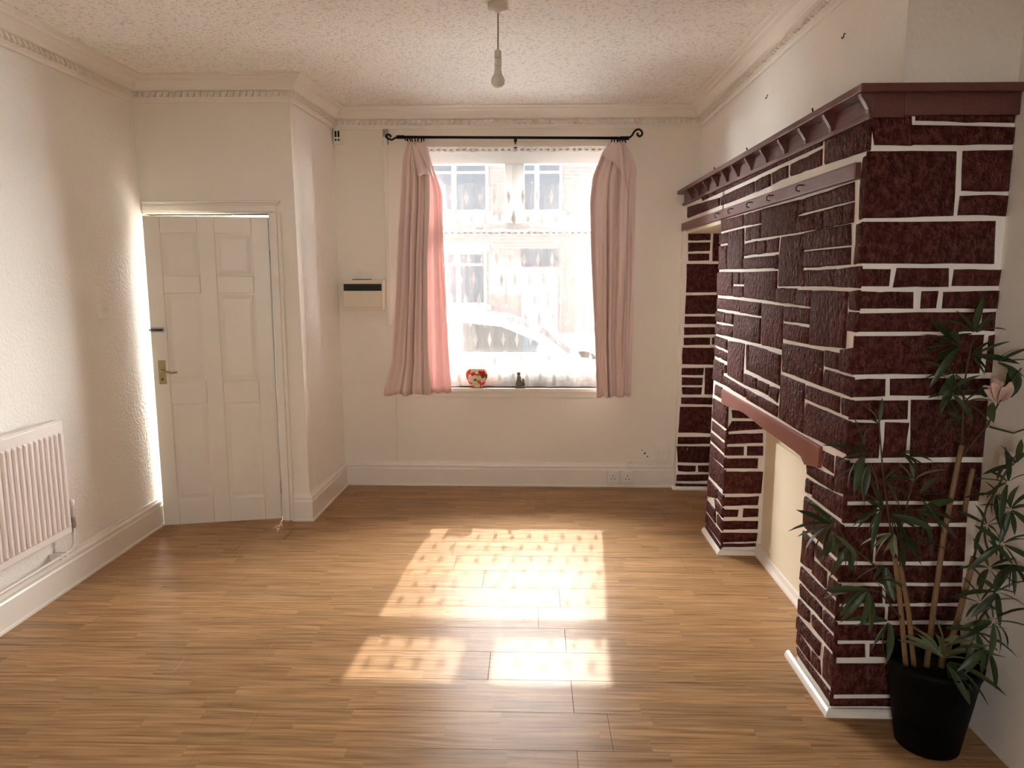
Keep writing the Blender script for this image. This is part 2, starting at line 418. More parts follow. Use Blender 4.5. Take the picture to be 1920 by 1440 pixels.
BP = [(-0.02, -0.002), (0.030, -0.002), (0.030, 0.012), (0.024, 0.016), (0.024, 0.132), (0.019, 0.140), (0.019, 0.150), (0.022, 0.156), (0.020, 0.164), (0.012, 0.172), (0.010, 0.184), (-0.02, 0.186)]
def skirting(name, path, labels):
    for (nm, lb), (m, *_r) in zip(zip(name, labels), sweep(path, BP)):
        struct(nm, m, GLOSS, lb)
skirting(['baseboard_left'], [(XL0 - 0.002, YREAR), (XL0 - 0.002, YB)], ['cream moulded skirting board under the radiator'])
skirting(['baseboard_lobby_front', 'baseboard_lobby_side', 'baseboard_back'], [(-1.566, YL), (-1.461, YL), (-1.443, YB), (1.092, YB)],
         ['short cream skirting block beside the door frame', 'cream skirting board on the lobby side wall', 'cream skirting board under the window'])

# ---------------------------------------------------------------- lobby door
arch = MB()
# lining and architrave
arch.box(OX1, OX1 + 0.02, YL - 0.004, YL + 0.10, 0, OZ + 0.02)
arch.box(-2.445, OX1, YL - 0.004, YL + 0.10, OZ, OZ + 0.02)
def architrave(m, horizontal, a, b, c):
    steps = [(0.0, 0.012, 0.012), (0.012, 0.050, 0.020), (0.050, 0.064, 0.014), (0.064, 0.076, 0.026)]
    for s0, s1, dep in steps:
        if horizontal: m.box(a, b + s1, YL - dep, YL + 0.002, c + s0, c + s1)
        else: m.box(c + s0, c + s1, YL - dep, YL + 0.002, a, b)
architrave(arch, False, 0, OZ + 0.006, OX1 + 0.005)
architrave(arch, True, -2.440, OX1 + 0.005, OZ + 0.004)
struct('trim_20', arch, GLOSS, 'cream moulded door frame in the lobby wall', bevel=0.003)
# door leaf: hinged on the right, standing a little open into the room
H = Vector((-1.655, YL + 0.012, 0)); ang = math.radians(12.5); DW, DH, DT = 0.735, 1.962, 0.038
ax_ = Vector((-math.cos(ang), -math.sin(ang), 0)); ay_ = Vector((-math.sin(ang), math.cos(ang), 0)) # along leaf, towards lobby
def DP(u, w, z): return H + ax_ * u + ay_ * w + Vector((0, 0, z + 0.004))
def dbox(m, u0, u1, w0, w1, z0, z1):
    return m.hexa([DP(u0, w0, z0), DP(u1, w0, z0), DP(u1, w1, z0), DP(u0, w1, z0)], [DP(u0, w0, z1), DP(u1, w0, z1), DP(u1, w1, z1), DP(u0, w1, z1)])
door = thing('door_1', 'cream six-panel door standing ajar in the lobby wall', None, H, kind='structure')
st = MB()
us = [0, 0.105, 0.325, 0.425, 0.64, DW]                    # stile / panel / muntin / panel / stile
zs = [0, 0.165, 0.790, 0.935, 1.490, 1.600, 1.86, DH]       # rails between
for u0, u1 in ((us[0], us[1]), (us[2], us[3]), (us[4], us[5])): dbox(st, u0, u1, 0, DT, 0, DH)
for z0, z1 in ((zs[0], zs[1]), (zs[2], zs[3]), (zs[4], zs[5]), (zs[6], zs[7])):
    for u0, u1 in ((us[1], us[2]), (us[3], us[4])): dbox(st, u0, u1, 0, DT, z0, z1)
st.build('frame', DOORPAINT, door, origin=H, bevel=0.006)
for u0, u1 in ((us[1], us[2]), (us[3], us[4])):
    for z0, z1 in ((zs[1], zs[2]), (zs[3], zs[4]), (zs[5], zs[6])):
        pm = dbox(MB(), u0 - .002, u1 + .002, 0.012, DT - 0.012, z0 - .002, z1 + .002)
        pa = pm.build('panel', DOORPAINT, door, origin=DP(u0, 0, z0))
        # raised field with sloping margins
        i0, i1 = 0.008, 0.034
        fm = MB().hexa([DP(u0 + i0, 0.0122, z0 + i0), DP(u1 - i0, 0.0122, z0 + i0), DP(u1 - i0, 0.0122, z1 - i0), DP(u0 + i0, 0.0122, z1 - i0)],
                       [DP(u0 + i1, 0.005, z0 + i1), DP(u1 - i1, 0.005, z0 + i1), DP(u1 - i1, 0.005, z1 - i1), DP(u0 + i1, 0.005, z1 - i1)])
        fm.build('raised_field', DOORPAINT, pa, origin=DP(u0, 0, z0))
# brass handle plate and lever, latch, hinges
pl = dbox(MB(), DW - 0.075, DW - 0.032, -0.004, 0.001, 0.925, 1.075).build('handle_plate', BRASS, door, origin=DP(DW - .05, 0, 1.0), bevel=0.002)
MB().tube([DP(DW - 0.053, 0, 1.01), DP(DW - 0.053, -0.035, 1.01), DP(DW - 0.075, -0.043, 1.008), DP(DW - 0.12, -0.043, 0.998), DP(DW - 0.150, -0.041, 1.003)], [.008, .008, .007, .006, .005]).build('lever', BRASS, pl, smooth=True)
MB().lathe(DP(DW - 0.053, -0.004, 0.955), [(0.006, -0.003), (0.006, 0.003)], 10, 1).build('keyhole', DARKPL, pl)
lt = dbox(MB(), DW - 0.082, DW - 0.004, -0.006, 0.001, 1.252, 1.280).build('latch', STEEL, door, origin=DP(DW, 0, 1.25), bevel=0.002)
MB().tube([DP(DW - 0.075, -0.009, 1.266), DP(DW + 0.006, -0.009, 1.266)], 0.005, 8).build('bolt', DARKPL, lt, smooth=True)
for z in (1.72, 0.22): MB().tube([DP(-0.004, -0.004, z - 0.04), DP(-0.004, -0.004, z + 0.04)], 0.006, 8).build('hinge', STEEL, door, smooth=True)
# street door of the lobby, glazed
d2 = MB()
for x0, x1, z0, z1 in ((DX0, DX0 + .08, 0, DZ1), (DX1 - .08, DX1, 0, DZ1), (DX0, DX1, 0, 0.3), (DX0, DX1, DZ1 - .06, DZ1), (DX0, DX1, 1.95, 2.03)):
    d2.box(x0, x1, YB + 0.12, YB + 0.17, z0, z1)
d2 = struct('door_2', d2, UPVC, 'white glazed street door at the end of the lobby')
MB().box(DX0 + .07, DX1 - .07, YB + 0.142, YB + 0.147, 0.29, 1.96).build('pane', GLASS, d2)
MB().box(DX0 + .07, DX1 - .07, YB + 0.142, YB + 0.147, 2.02, DZ1 - .05).build('pane', GLASS, d2)

# ---------------------------------------------------------------- window
GY = 5.60
win = thing('window_1', 'white framed window with two top lights behind net curtains', None, (-0.13, GY, WZ0), kind='structure')
def wbox(name, x0, x1, z0, z1, d0=0.035, d1=0.03, m=UPVC, bevel=0.005):
    return MB().box(x0, x1, GY - d0, GY + d1, z0, z1).build(name, m, win, bevel=bevel, origin=((x0 + x1) / 2, GY, z0))
TZ0, TZ1 = 1.945, 2.045                                     # transom
wbox('frame_side', WX0, WX0 + 0.06, WZ0, WZ1); wbox('frame_side', WX1 - 0.06, WX1, WZ0, WZ1)
wbox('frame_head', WX0 + .06, WX1 - .06, WZ1 - 0.105, WZ1); wbox('frame_sill', WX0 + .06, WX1 - .06, WZ0, 0.885)
wbox('transom', WX0 + .06, WX1 - .06, TZ0, TZ1, 0.045)
wbox('mullion', -0.205, -0.060, TZ1, WZ1 - .105, 0.04)
wbox('mullion_bead', -0.150, -0.115, TZ1 - 0.04, WZ1 - .105, 0.055)
for x0, x1, z0, z1 in ((WX0 + .05, -0.20, TZ1 - .01, WZ1 - .10), (-0.065, WX1 - .05, TZ1 - .01, WZ1 - .10), (WX0 + .05, WX1 - .05, 0.875, TZ0 + .01)):
    wbox('pane', x0, x1, z0, z1, 0.002, 0.002, GLASS, 0)
sill = MB().box(WX0 - 0.06, WX1 + 0.06, YB - 0.035, GY - 0.03, WZ0 - 0.032, WZ0 + 0.0).build('sill', GLOSS, win, bevel=0.006, origin=(-0.13, YB, WZ0))
MB().box(WX0 - 0.05, WX1 + 0.05, YB - 0.014, YB + 0.002, WZ0 - 0.075, WZ0 - 0.032).build('sill_apron', GLOSS, win, bevel=0.004, origin=(-0.13, YB, WZ0))
struct('trim_21', MB().box(WX0 - .02, WX1 + .02, YB - 0.012, YB + 0.002, WZ1, WZ1 + 0.035), GLOSS, 'flat cream strip above the window opening', bevel=0.003)

# net curtains: a shallow one over the top lights, a long one below, each with a clear heading, a scalloped body and a hem
def net(name, label, z1, zs_, z0, yy, xa=WX0 + .02, xb=WX1 - .02, scal=0.035, hem=0.05):
    t = thing(name, label, 'net curtain', ((xa + xb) / 2, yy, z1), group='net curtains in the window')
    def wav(x, z): return yy + 0.010 * math.sin(x * 34 + 0.6 * math.sin(z * 3)) + 0.004 * math.sin(x * 91)
    def sc(x): return scal * (0.5 + 0.5 * abs(math.sin(x * math.pi / 0.235)) - 0.3)
    nx = 120
    MB().grid(nx, 4, lambda u, v: (xa + (xb - xa) * u, wav(xa + (xb - xa) * u, 0), (z1 + (zs_ - sc(xa + (xb - xa) * u) - z1) * v))).build('heading', NET_HEAD, t, smooth=True)
    MB().grid(nx, 14, lambda u, v: (xa + (xb - xa) * u, wav(xa + (xb - xa) * u, v), (zs_ - sc(xa + (xb - xa) * u)) + ((z0 + hem * 0.5 - sc(xa + (xb - xa) * u)) - (zs_ - sc(xa + (xb - xa) * u))) * v)).build('drop', NET_BODY, t, smooth=True)
    MB().grid(nx, 3, lambda u, v: (xa + (xb - xa) * u, wav(xa + (xb - xa) * u, 1) - 0.003 - 0.006 * v, (z0 + hem * 0.5 - sc(xa + (xb - xa) * u)) - hem * v)).build('hem', NET_HEM, t, smooth=True)
    MB().tube([(xa - .02, yy - 0.004, z1 - 0.006), (xb + .02, yy - 0.004, z1 - 0.006)], 0.004, 8).build('rod', STEEL, t, smooth=True)
    # gathered ruffle along the rod
    MB().grid(160, 2, lambda u, v: (xa + (xb - xa) * u, yy - 0.008 + 0.006 * math.sin(u * 190), z1 + 0.012 - 0.032 * v + 0.003 * math.sin(u * 61))).build('ruffle', NET_HEM, t, smooth=True)
    return t
net('net_curtain', 'short white voile net with scalloped hem over the top lights', 2.515, 2.285, 1.985, 5.492)
net('net_curtain', 'long white voile net with woven drops over the lower pane', 1.925, 1.825, 0.795, 5.536, scal=0.03, hem=0.05)

# ---------------------------------------------------------------- curtain pole and curtains
RY = 5.392
rod = thing('curtain_pole', 'black iron curtain pole with scroll ends above the window', 'curtain pole', (-0.13, RY, 2.58))
pa_, pb_ = W(745, 257, 1, RY), W(1178, 259, 1, RY)
MB().tube([pa_, pb_], 0.0095, 12).build('pole', IRON, rod, smooth=True)
MB().tube([pa_ - Vector((0.006, 0, 0)), pa_ + Vector((0.05, 0, 0))], 0.013, 12).build('ferrule', IRON, rod, smooth=True)
MB().tube([pb_ - Vector((0.05, 0, 0)), pb_ + Vector((0.006, 0, 0))], 0.013, 12).build('ferrule', IRON, rod, smooth=True)
def scroll(pts): # smooth through pixel points
    P = [W(x, y, 1, RY) for x, y in pts]; out = []
    for i in range(len(P) - 1):
        p0, p1, p2, p3 = P[max(i - 1, 0)], P[i], P[i + 1], P[min(i + 2, len(P) - 1)]
        for k in range(5):
            t = k / 5; out.append(0.5 * ((2 * p1) + (p2 - p0) * t + (2 * p0 - 5 * p1 + 4 * p2 - p3) * t * t + (3 * p1 - p0 - 3 * p2 + p3) * t ** 3))
    return out + [P[-1]]
MB().tube(scroll([(747, 257), (740, 259), (735, 262), (728, 260), (723.5, 256), (726, 252.5), (730, 252.5), (732.5, 255), (731, 257)]), 0.0068, 8).build('scroll_finial', IRON, rod, smooth=True)
MB().tube(scroll([(1180, 258), (1185, 254), (1190, 246), (1197, 242.5), (1203, 246), (1204, 252), (1199, 255.5), (1195, 252.5), (1195.5, 249)]), 0.0068, 8).build('scroll_finial', IRON, rod, smooth=True)
c0 = W(966, 258, 1, RY)
MB().tube([c0 + Vector((0, 0.09, -0.03)), c0 + Vector((0, 0.02, -0.03)), c0 + Vector((0, 0, -0.012)), c0], 0.006, 8).build('bracket', IRON, rod, smooth=True)
MB().box(c0.x - .012, c0.x + .012, YB - .006, YB + .002, c0.z - .06, c0.z + .02).build('bracket_plate', IRON, rod, bevel=0.002)
cl_ = W(757, 257, 1, RY); cr_ = W(1170, 259, 1, RY)
for c in (cl_, cr_):
    MB().tube([c, c + Vector((0, 0.092, -0.006))], 0.006, 8).build('bracket', IRON, rod, smooth=True)
for k, (x, y) in enumerate([(764, 258), (768, 258), (772, 258), (778, 259), (784, 258), (790, 259), (794, 258), (1147, 259), (1152, 259), (1157, 259), (1160, 260), (1163, 259), (1172, 260)]):
    c = W(x, y, 1, RY); r = 0.019
    tl = rnd.uniform(-0.5, 0.5)
    MB().tube([c + Vector((math.sin(a) * r * math.sin(tl), math.cos(a) * r * math.cos(tl) * 0.9, math.sin(a) * r - 0.008)) for a in [2 * math.pi * q / 14 for q in range(14)]], 0.0032, 6, True).build('ring', IRON, rod, smooth=True)

def poly_at(pl, y):
    for (x0, y0), (x1, y1) in zip(pl[:-1], pl[1:]):
        if y <= y1: return x0 + (x1 - x0) * max(0, (y - y0)) / max(1e-6, y1 - y0)
    return pl[-1][0]
def drape(left, right, ytop, ybot, folds, depth, yplane, nu=72, nv=46, power=1.0, topfade=0.25, bottom_wave=1.2):
    """cloth between two outlines given in photo pixels on the plane y = yplane; folds: list of (u, width, depth factor)"""
    def fn(u, v):
        y = ytop + (ybot - ytop) * v
        uu = u + 0.02 * math.sin(v * 5 + u * 7)
        x = poly_at(left, y) * (1 - u) + poly_at(right, y) * u
        ph = folds * uu + 0.22 * math.sin(uu * 9 + 1.3) + 0.10 * math.sin(v * 3.1 + uu * 4)
        d = abs(math.sin(math.pi * ph)) ** 0.42 * (0.75 + 0.25 * math.sin(uu * 13 + 2)) + 0.06 * math.sin(u * 31 + v * 2.2)
        amp = depth * (topfade + (1 - topfade) * min(1, v * 2.4))
        p = W(x, y + bottom_wave * math.sin(u * 17) * v ** 6, 1, yplane)
        p.y -= d * amp
        return p
    return MB().grid(nu, nv, fn)
cl = thing('curtain', 'dusty pink satin curtain drawn to the fuse box side of the window', 'curtain', W(790, 738, 1, RY), group='pink curtains')
drape([(764, 262), (757, 300), (752, 420), (747, 560), (738, 680), (724, 732)], [(797, 264), (807, 320), (808, 380), (805, 500), (806, 640), (812, 738)], 266, 738,
      3.6, 0.115, RY + 0.020, nu=130).build('front_drape', SATIN, cl, smooth=True, solid=0.002)
drape([(786, 264), (800, 310), (800, 400), (798, 560), (800, 738)], [(797, 264), (808, 300), (829, 363), (832, 470), (840, 640), (847, 734)], 266, 736,
      1.2, 0.022, RY + 0.034, nu=40).build('lining', LINING, cl, smooth=True, solid=0.0015)
# the heading hangs forward in soft diagonal swags
def swag(pts, yp, r0):
    P = [W(x, y, 1, yp) for x, y in pts]; m = MB()
    return m
def flap(quad, bulge, nu=14, nv=14, yp=RY - 0.045):
    (a, b, c, d) = [W(x, y, 1, yp) for x, y in quad]
    def fn(u, v):
        p = a.lerp(b, u).lerp(d.lerp(c, u), v)
        return p + Vector((0, -bulge * math.sin(math.pi * u) * (0.35 + 0.65 * v) + 0.03 * (1 - v), 0.006 * math.sin(u * 9 + v * 3)))
    return MB().grid(nu, nv, fn)
flap([(776, 266), (797, 265), (813, 331), (807, 326)], 0.02).build('heading_fold', SATIN, cl, smooth=True, solid=0.002)
flap([(770, 266), (782, 270), (806, 328), (783, 330)], 0.03).build('heading_fold', SATIN, cl, smooth=True, solid=0.002)
cr = thing('curtain', 'dusty pink satin curtain drawn to the chimney side of the window', 'curtain', W(1150, 742, 1, RY), group='pink curtains')
drape([(1146, 264), (1128, 288), (1110, 335), (1105, 380), (1106, 470), (1113, 620), (1117, 744)], [(1166, 266), (1180, 300), (1176, 360), (1170, 500), (1162, 640), (1166, 744)], 267, 742,
      2.4, 0.10, RY + 0.020, nu=130).build('front_drape', SATIN, cr, smooth=True, solid=0.002)
drape([(1156, 264), (1160, 310), (1160, 500), (1155, 744)], [(1168, 264), (1184, 290), (1193, 316), (1190, 400), (1187, 560), (1181, 744)], 267, 742,
      1.6, 0.035, RY + 0.016, nu=50).build('back_drape', SATIN, cr, smooth=True, solid=0.002)
flap([(1147, 266), (1164, 266), (1168, 322), (1128, 289)], 0.02).build('heading_fold', SATIN, cr, smooth=True, solid=0.002)
flap([(1158, 266), (1168, 268), (1177, 362), (1164, 322)], 0.025).build('heading_fold', SATIN, cr, smooth=True, solid=0.002)

# ---------------------------------------------------------------- stone fireplace
fp = thing('stone_fireplace', 'oxblood painted stone fireplace with white pointing and wooden mantel', 'fireplace', (XB + 0.2, 3.5, 0))
FE = 4.40                                        # far end of the main front
JY, OY = 4.10, 2.885                             # fire opening: far jamb, near edge
OZT = 0.955                                      # under side of masonry over the opening
NY = 5.405                                       # stones on the back wall inside the niche
b5 = 0.006
core = MB()
core.box(XB + b5, XR + 0.01, YN + b5, OY - b5, 0, 2.15)
core.box(XB + b5, XR + 0.01, OY - b5, JY + b5, OZT, 2.15)
core.hexa([(XB + b5, JY + b5, 0), (XR, JY + b5, 0), (XR, FE + 0.09, 0), (XB + b5, FE + 0.09, 0)], [(XB + b5, JY + b5, 2.15), (XR, JY + b5, 2.15), (XR, FE, 2.15), (XB + b5, FE, 2.15)])
core.box(XB + b5, XR + 0.01, FE - 0.02, YB - 0.001, 1.925, 2.15)
core.box(XB - 0.012, XR + 0.01, NY + b5, YB + 0.001, 0, 1.93)
core.build('masonry', MORTAR, fp)

SRND = random.Random(3)
def stone(P, out, depth=0.009, snap=None):
    """P: four corners TL TR BR BL on the face plane; out: outward normal"""
    P = [Vector(p) for p in P]; out = Vector(out)
    lu = ((P[1] - P[0]).length + (P[2] - P[3]).length) / 2; lv = ((P[3] - P[0]).length + (P[2] - P[1]).length) / 2
    if lu < 0.012 or lv < 0.010: return
    mid = (P[0] + P[1] + P[2] + P[3]) / 4; g_ = 0.0017
    P = [p + (mid - p).normalized() * 0 + ((P[1] - P[0]).normalized() * (g_ if k in (1, 2) else -g_)) + ((P[3] - P[0]).normalized() * (g_ if k in (2, 3) else -g_)) for k, p in enumerate(P)]
    nu = max(2, min(6, int(lu / 0.05) + 2)); nv = max(2, min(6, int(lv / 0.05) + 2))
    prot = SRND.uniform(0.000, 0.006); seed = SRND.uniform(0, 50)
    iu, iv = min(0.16, 0.006 / lu), min(0.16, 0.006 / lv)
    def tt(i, n, ins):
        t = i / n
        return 0 if i == 0 else 1 if i == n else ins if i == 1 else 1 - ins if i == n - 1 else t
    m = MB(); c = (P[0] + P[1] + P[2] + P[3]) / 4
    tu = (P[1] - P[0]).normalized(); tv = (P[3] - P[0]).normalized()
    for j in range(nv + 1):
        for i in range(nu + 1):
            u, v = tt(i, nu, iu), tt(j, nv, iv)
            p = P[0].lerp(P[1], u).lerp(P[3].lerp(P[2], u), v)
            q = p * 17 + Vector((seed, seed, seed))
            edge = i in (0, nu) or j in (0, nv)
            p = p + tu * 0.0035 * noise.noise(q) + tv * 0.0035 * noise.noise(q + Vector((9, 2, 5)))
            h = prot + 0.005 * noise.noise(p * 13 + Vector((seed, 0, 0)))
            if edge: h = min(h, prot) - 0.004
            m.v.append(p + out * h)
    for j in range(nv):
        for i in range(nu):
            a = j * (nu + 1) + i; m.f.append((a, a + 1, a + nu + 2, a + nu + 1))
    ring = [i for i in range(nu + 1)] + [j * (nu + 1) + nu for j in range(1, nv + 1)] + [nv * (nu + 1) + i for i in range(nu - 1, -1, -1)] + [j * (nu + 1) for j in range(nv - 1, 0, -1)]
    b = len(m.v)
    for r in ring: m.v.append(m.v[r] - out * depth)
    for k in range(len(ring)):
        m.f.append((ring[k], ring[(k + 1) % len(ring)], b + (k + 1) % len(ring), b + k))
    m.f.append(tuple(range(b, b + len(ring))))
    o = m.build('brick', STONE, fp, origin=c, smooth=False)
    for pp in o.data.polygons: pp.use_smooth = len(pp.vertices) == 4
    return o
# outlines read from enlarged views of the photo: (origin x, origin y, scale)
VA, VB, VC, VD = (1260, 360, 4.8), (1240, 640, 4.8), (1240, 880, 2.572), (1460, 960, 3.6)
VE, VF, VG, VK, VH = (1560, 140, 4.8), (1560, 400, 4.8), (1560, 680, 4.8), (1500, 920, 2.769), (1240, 0, 2.8235)
FRONT = [
 (VA, 'main', [
  (440,258,640,207,635,305,440,355),(650,205,800,160,795,283,650,302),(812,155,1130,75,1120,360,805,415),(1135,78,1190,60,1188,180,1130,203),
  (1195,58,1630,-85,1630,70,1195,183),(1130,225,1290,190,1280,335,1125,362),(1298,188,1355,170,1350,325,1288,338),(1368,165,1540,122,1530,290,1360,322),
  (1552,118,1630,98,1622,268,1545,285),(440,377,500,364,498,453,440,468),(440,487,493,484,490,690,435,695),(508,360,643,330,635,690,500,692),
  (660,322,708,313,706,425,656,440),(720,310,793,299,793,410,715,422),(657,467,763,447,758,558,652,570),(775,446,843,436,836,548,770,557),
  (858,433,958,414,948,538,850,547),(640,600,918,572,913,683,640,690),(932,568,946,566,943,690,927,690),(972,409,1183,377,1163,843,952,845),
  (1197,370,1600,290,1600,473,1187,516),(1187,540,1600,499,1593,652,1177,680),(1170,712,1190,710,1186,845,1160,845),(1205,710,1463,702,1458,848,1198,845),
  (1472,702,1712,672,1706,860,1466,852),(430,722,545,722,540,935,418,925),(555,724,608,724,603,825,552,825),(618,724,648,724,646,826,612,828),
  (554,850,638,850,638,945,550,940),(655,724,938,714,930,982,650,948),(940,870,1116,872,1103,1010,935,986),(1130,882,1248,886,1238,1026,1118,1013),
  (415,957,603,977,598,1073,412,1048),(615,980,797,1002,793,1118,612,1080),(812,1003,993,1030,983,1415,802,1375),(1008,1032,1236,1052,1226,1190,1003,1158),
  (1003,1184,1223,1224,1213,1366,993,1323),(1264,890,1573,897,1550,1402,1237,1372),(1595,897,1706,892,1700,1063,1586,1053),(1587,1087,1702,1097,1696,1265,1562,1243),
  (405,1074,470,1087,468,1174,405,1163),(482,1090,548,1102,543,1190,478,1178),(405,1192,538,1214,538,1303,402,1278),(560,1102,793,1137,788,1367,554,1308),
  (1656,292,1785,262,1752,632,1628,648)]),
 (VB, 'main', [
  (498,-43,588,-10,586,76,498,36),(495,64,586,107,583,180,495,138),(482,166,556,202,548,388,482,353),(560,212,582,217,582,283,560,278),
  (604,-3,743,22,725,378,594,303),(765,32,783,32,779,253,762,253),(797,32,1068,127,1058,395,787,265),(747,292,853,337,848,433,740,383),
  (864,347,963,392,948,478,852,428),(974,402,1053,432,1038,553,957,490),(560,314,753,427,750,503,554,383),(764,432,1043,587,1033,678,762,518),
  (1078,304,1283,388,1263,822,1054,690),(1087,18,1453,87,1438,405,1080,268),(1470,88,1588,102,1588,258,1467,223),(1605,78,1750,62,1742,298,1605,263),
  (1467,257,1740,337,1732,505,1457,408),(1302,398,1598,503,1593,638,1292,518),(1612,508,1732,545,1728,702,1610,650),(1297,558,1722,740,1712,1040,1277,823),
  (1447,988,1543,1037,1538,1183,1447,1123),(1567,1033,1705,1100,1690,1405,1562,1348)]),
 (VB, 'near', [(1298,1107,1543,1217,1538,1343,1300,1188),(1290,1227,1358,1267,1348,1378,1287,1348),(1372,1277,1690,1450,1680,1648,1352,1402)]),
 (VD, 'near', [
  (172,-105,452,110,432,345,162,90),(155,125,235,205,225,395,148,340),(245,215,424,380,418,478,242,305),(238,332,316,407,313,513,226,413),
  (335,432,414,502,408,600,325,527),(140,364,404,634,400,730,138,450),(135,480,283,642,283,723,138,565),(305,667,400,767,397,848,302,740),
  (132,590,203,667,203,743,130,680),(225,692,396,882,393,985,222,777),(122,702,276,887,268,968,122,785),(302,907,393,1017,372,1222,287,1107),
  (120,802,203,927,203,1008,118,888),(220,932,270,1002,276,1098,218,1022),(118,912,372,1257,352,1310,120,960)]),
 (VB, 'far', [
  (485,392,543,417,538,513,480,478),(465,512,590,592,600,800,458,686),
  (455,717,607,842,598,923,450,798),(448,827,597,952,588,1028,445,890),(438,920,584,1062,578,1140,434,1020),(434,1026,578,1170,572,1363,428,1210),
  (420,1242,508,1342,503,1400,415,1395)]),
 (VC, 'far', [
  (228,52,268,100,263,140,222,128),(275,107,302,132,297,180,272,142),(255,142,297,192,292,232,262,200),(220,152,258,197,260,258,217,198),
  (270,217,290,247,287,292,270,265),(214,212,287,310,283,355,212,255),(212,264,281,370,276,392,212,282)]),
 (VH, 'main', [
  (215,1047,850,732,845,768,215,1063),(870,718,1140,588,1138,778,865,868),(315,1044,488,962,488,1018,315,1086),(140,1097,305,1047,305,1088,140,1153),
  (500,957,573,922,573,983,500,1013),(585,917,666,877,666,938,585,973),(680,872,846,792,843,873,680,933),(1062,832,1134,798,1108,1145,1040,1163)])]
for (ox, oy, s), part, quads in FRONT:
    for q in quads:
        P = []
        for k in range(0, 8, 2):
            p = W(ox + q[k] / s, oy + q[k + 1] / s, 0, XB)
            p.y = max(p.y, YN)
            if p.y < YN + 0.012: p.y = YN + 0.003
            if part == 'near': p.y = min(p.y, OY)
            if part == 'far':
                p.y = max(p.y, JY)
                if p.y < JY + 0.03: p.y = JY
            if part in ('far',) or (part == 'main' and p.z < 1.9): p.y = min(p.y, FE + 0.09 * (1 - p.z / 2.15))
            if part == 'main' and p.z < 1.9 and p.y > FE - 0.03: p.y = FE + 0.09 * (1 - p.z / 2.15)
            p.y = min(p.y, YB - 0.004); p.z = max(p.z, 0.004)
            P.append(p)
        stone(P, (-1, 0, 0))
NEAR = [
 (VE, [(405,360,715,360,715,630,395,632),(765,365,1760,365,1760,425,765,412),(730,457,1780,472,1780,623,730,628),(366,690,1123,687,1098,1268,330,1283),
       (1190,687,1728,682,1700,1043,1172,1043),(1157,1092,1690,1092,1690,1268,1142,1263)]),
 (VF, [(331,82,1478,72,1458,448,300,448),(1530,77,1640,77,1610,438,1507,443),(280,502,528,502,513,658,262,658),(592,500,1043,497,1048,658,562,658),
       (1107,507,1590,512,1580,653,1092,653),(258,702,738,712,733,853,250,858),(810,702,948,702,928,853,804,853),(1007,712,1570,702,1548,853,1002,853),
       (256,902,1323,897,1313,1058,250,1063),(1367,897,1550,892,1532,1058,1352,1048),(245,1110,1373,1102,1328,1440,210,1448),(1422,1112,1512,1102,1492,1430,1387,1428)]),
 (VG, [(205,157,478,152,468,298,195,308),(532,147,1440,150,1425,290,532,293),(195,347,688,347,683,510,195,510),(193,547,428,547,413,858,190,858),
       (487,547,688,542,658,848,462,853),(727,342,1440,342,1400,848,707,848),(150,907,1390,907,1360,1243,145,1248)]),
 (VK, [(248,80,398,80,393,166,243,168),(422,78,870,78,865,166,417,166),(236,192,388,192,378,368,222,368),(402,192,860,192,855,366,397,366),
       (213,392,845,394,840,476,206,478),(205,504,428,502,428,583,201,586),(452,502,835,500,835,581,450,583),(200,610,438,607,438,673,196,676),
       (462,607,835,605,835,673,460,674),(195,702,830,702,830,773,191,776),(191,802,338,802,338,866,188,866),(370,802,830,800,830,863,367,864),
       (188,902,830,900,830,1053,178,1056),(173,1087,830,1085,830,1120,163,1118)])]
for (ox, oy, s), quads in NEAR:
    for q in quads:
        P = []
        for k in range(0, 8, 2):
            p = W(ox + q[k] / s, oy + q[k + 1] / s, 1, YN)
            p.x = max(p.x, XB)
            if p.x < XB + 0.022: p.x = XB + 0.002
            p.x = min(p.x, XR - 0.004 + 0.002 * SRND.random()); p.z = max(p.z, 0.004); p.z = min(p.z, 2.125)
            P.append(p)
        stone(P, (0, -1, 0))
NICHE = [
 (VA, [(150,365,350,362,345,432,148,435),(375,368,560,368,560,618,365,618),(148,457,345,454,340,528,148,533),(148,557,335,554,335,613,148,618),
       (138,652,560,647,560,898,130,903),(128,932,560,927,560,1093,120,1098),(118,1124,560,1122,560,1188,115,1186),(112,1220,560,1217,560,1280,112,1283),
       (110,1314,340,1312,340,1373,110,1376),(365,1312,560,1312,560,1373,362,1373)]),
 (VB, [(195,60,600,62,600,213,188,203),(188,242,380,242,375,303,186,303),(188,327,372,330,365,393,188,390),(188,414,365,417,360,478,192,478),
       (397,240,600,240,600,478,392,476),(182,507,600,512,600,568,182,563),(172,594,600,592,600,833,155,818),(152,864,600,864,600,918,150,923),
       (140,947,600,950,600,1093,150,1088),(150,1120,310,1122,305,1173,154,1168),(335,1122,600,1120,600,1178,335,1173),(142,1202,600,1202,600,1253,138,1258),
       (130,1282,600,1292,600,1312,130,1307)])]
for (ox, oy, s), quads in NICHE:
    for q in quads:
        P = [W(ox + q[k] / s, oy + q[k + 1] / s, 1, NY) for k in range(0, 8, 2)]
        for p in P: p.x = max(XB - 0.008, min(p.x, XR - 0.01)); p.z = max(0.004, p.z)
        stone(P, (0, -1, 0))
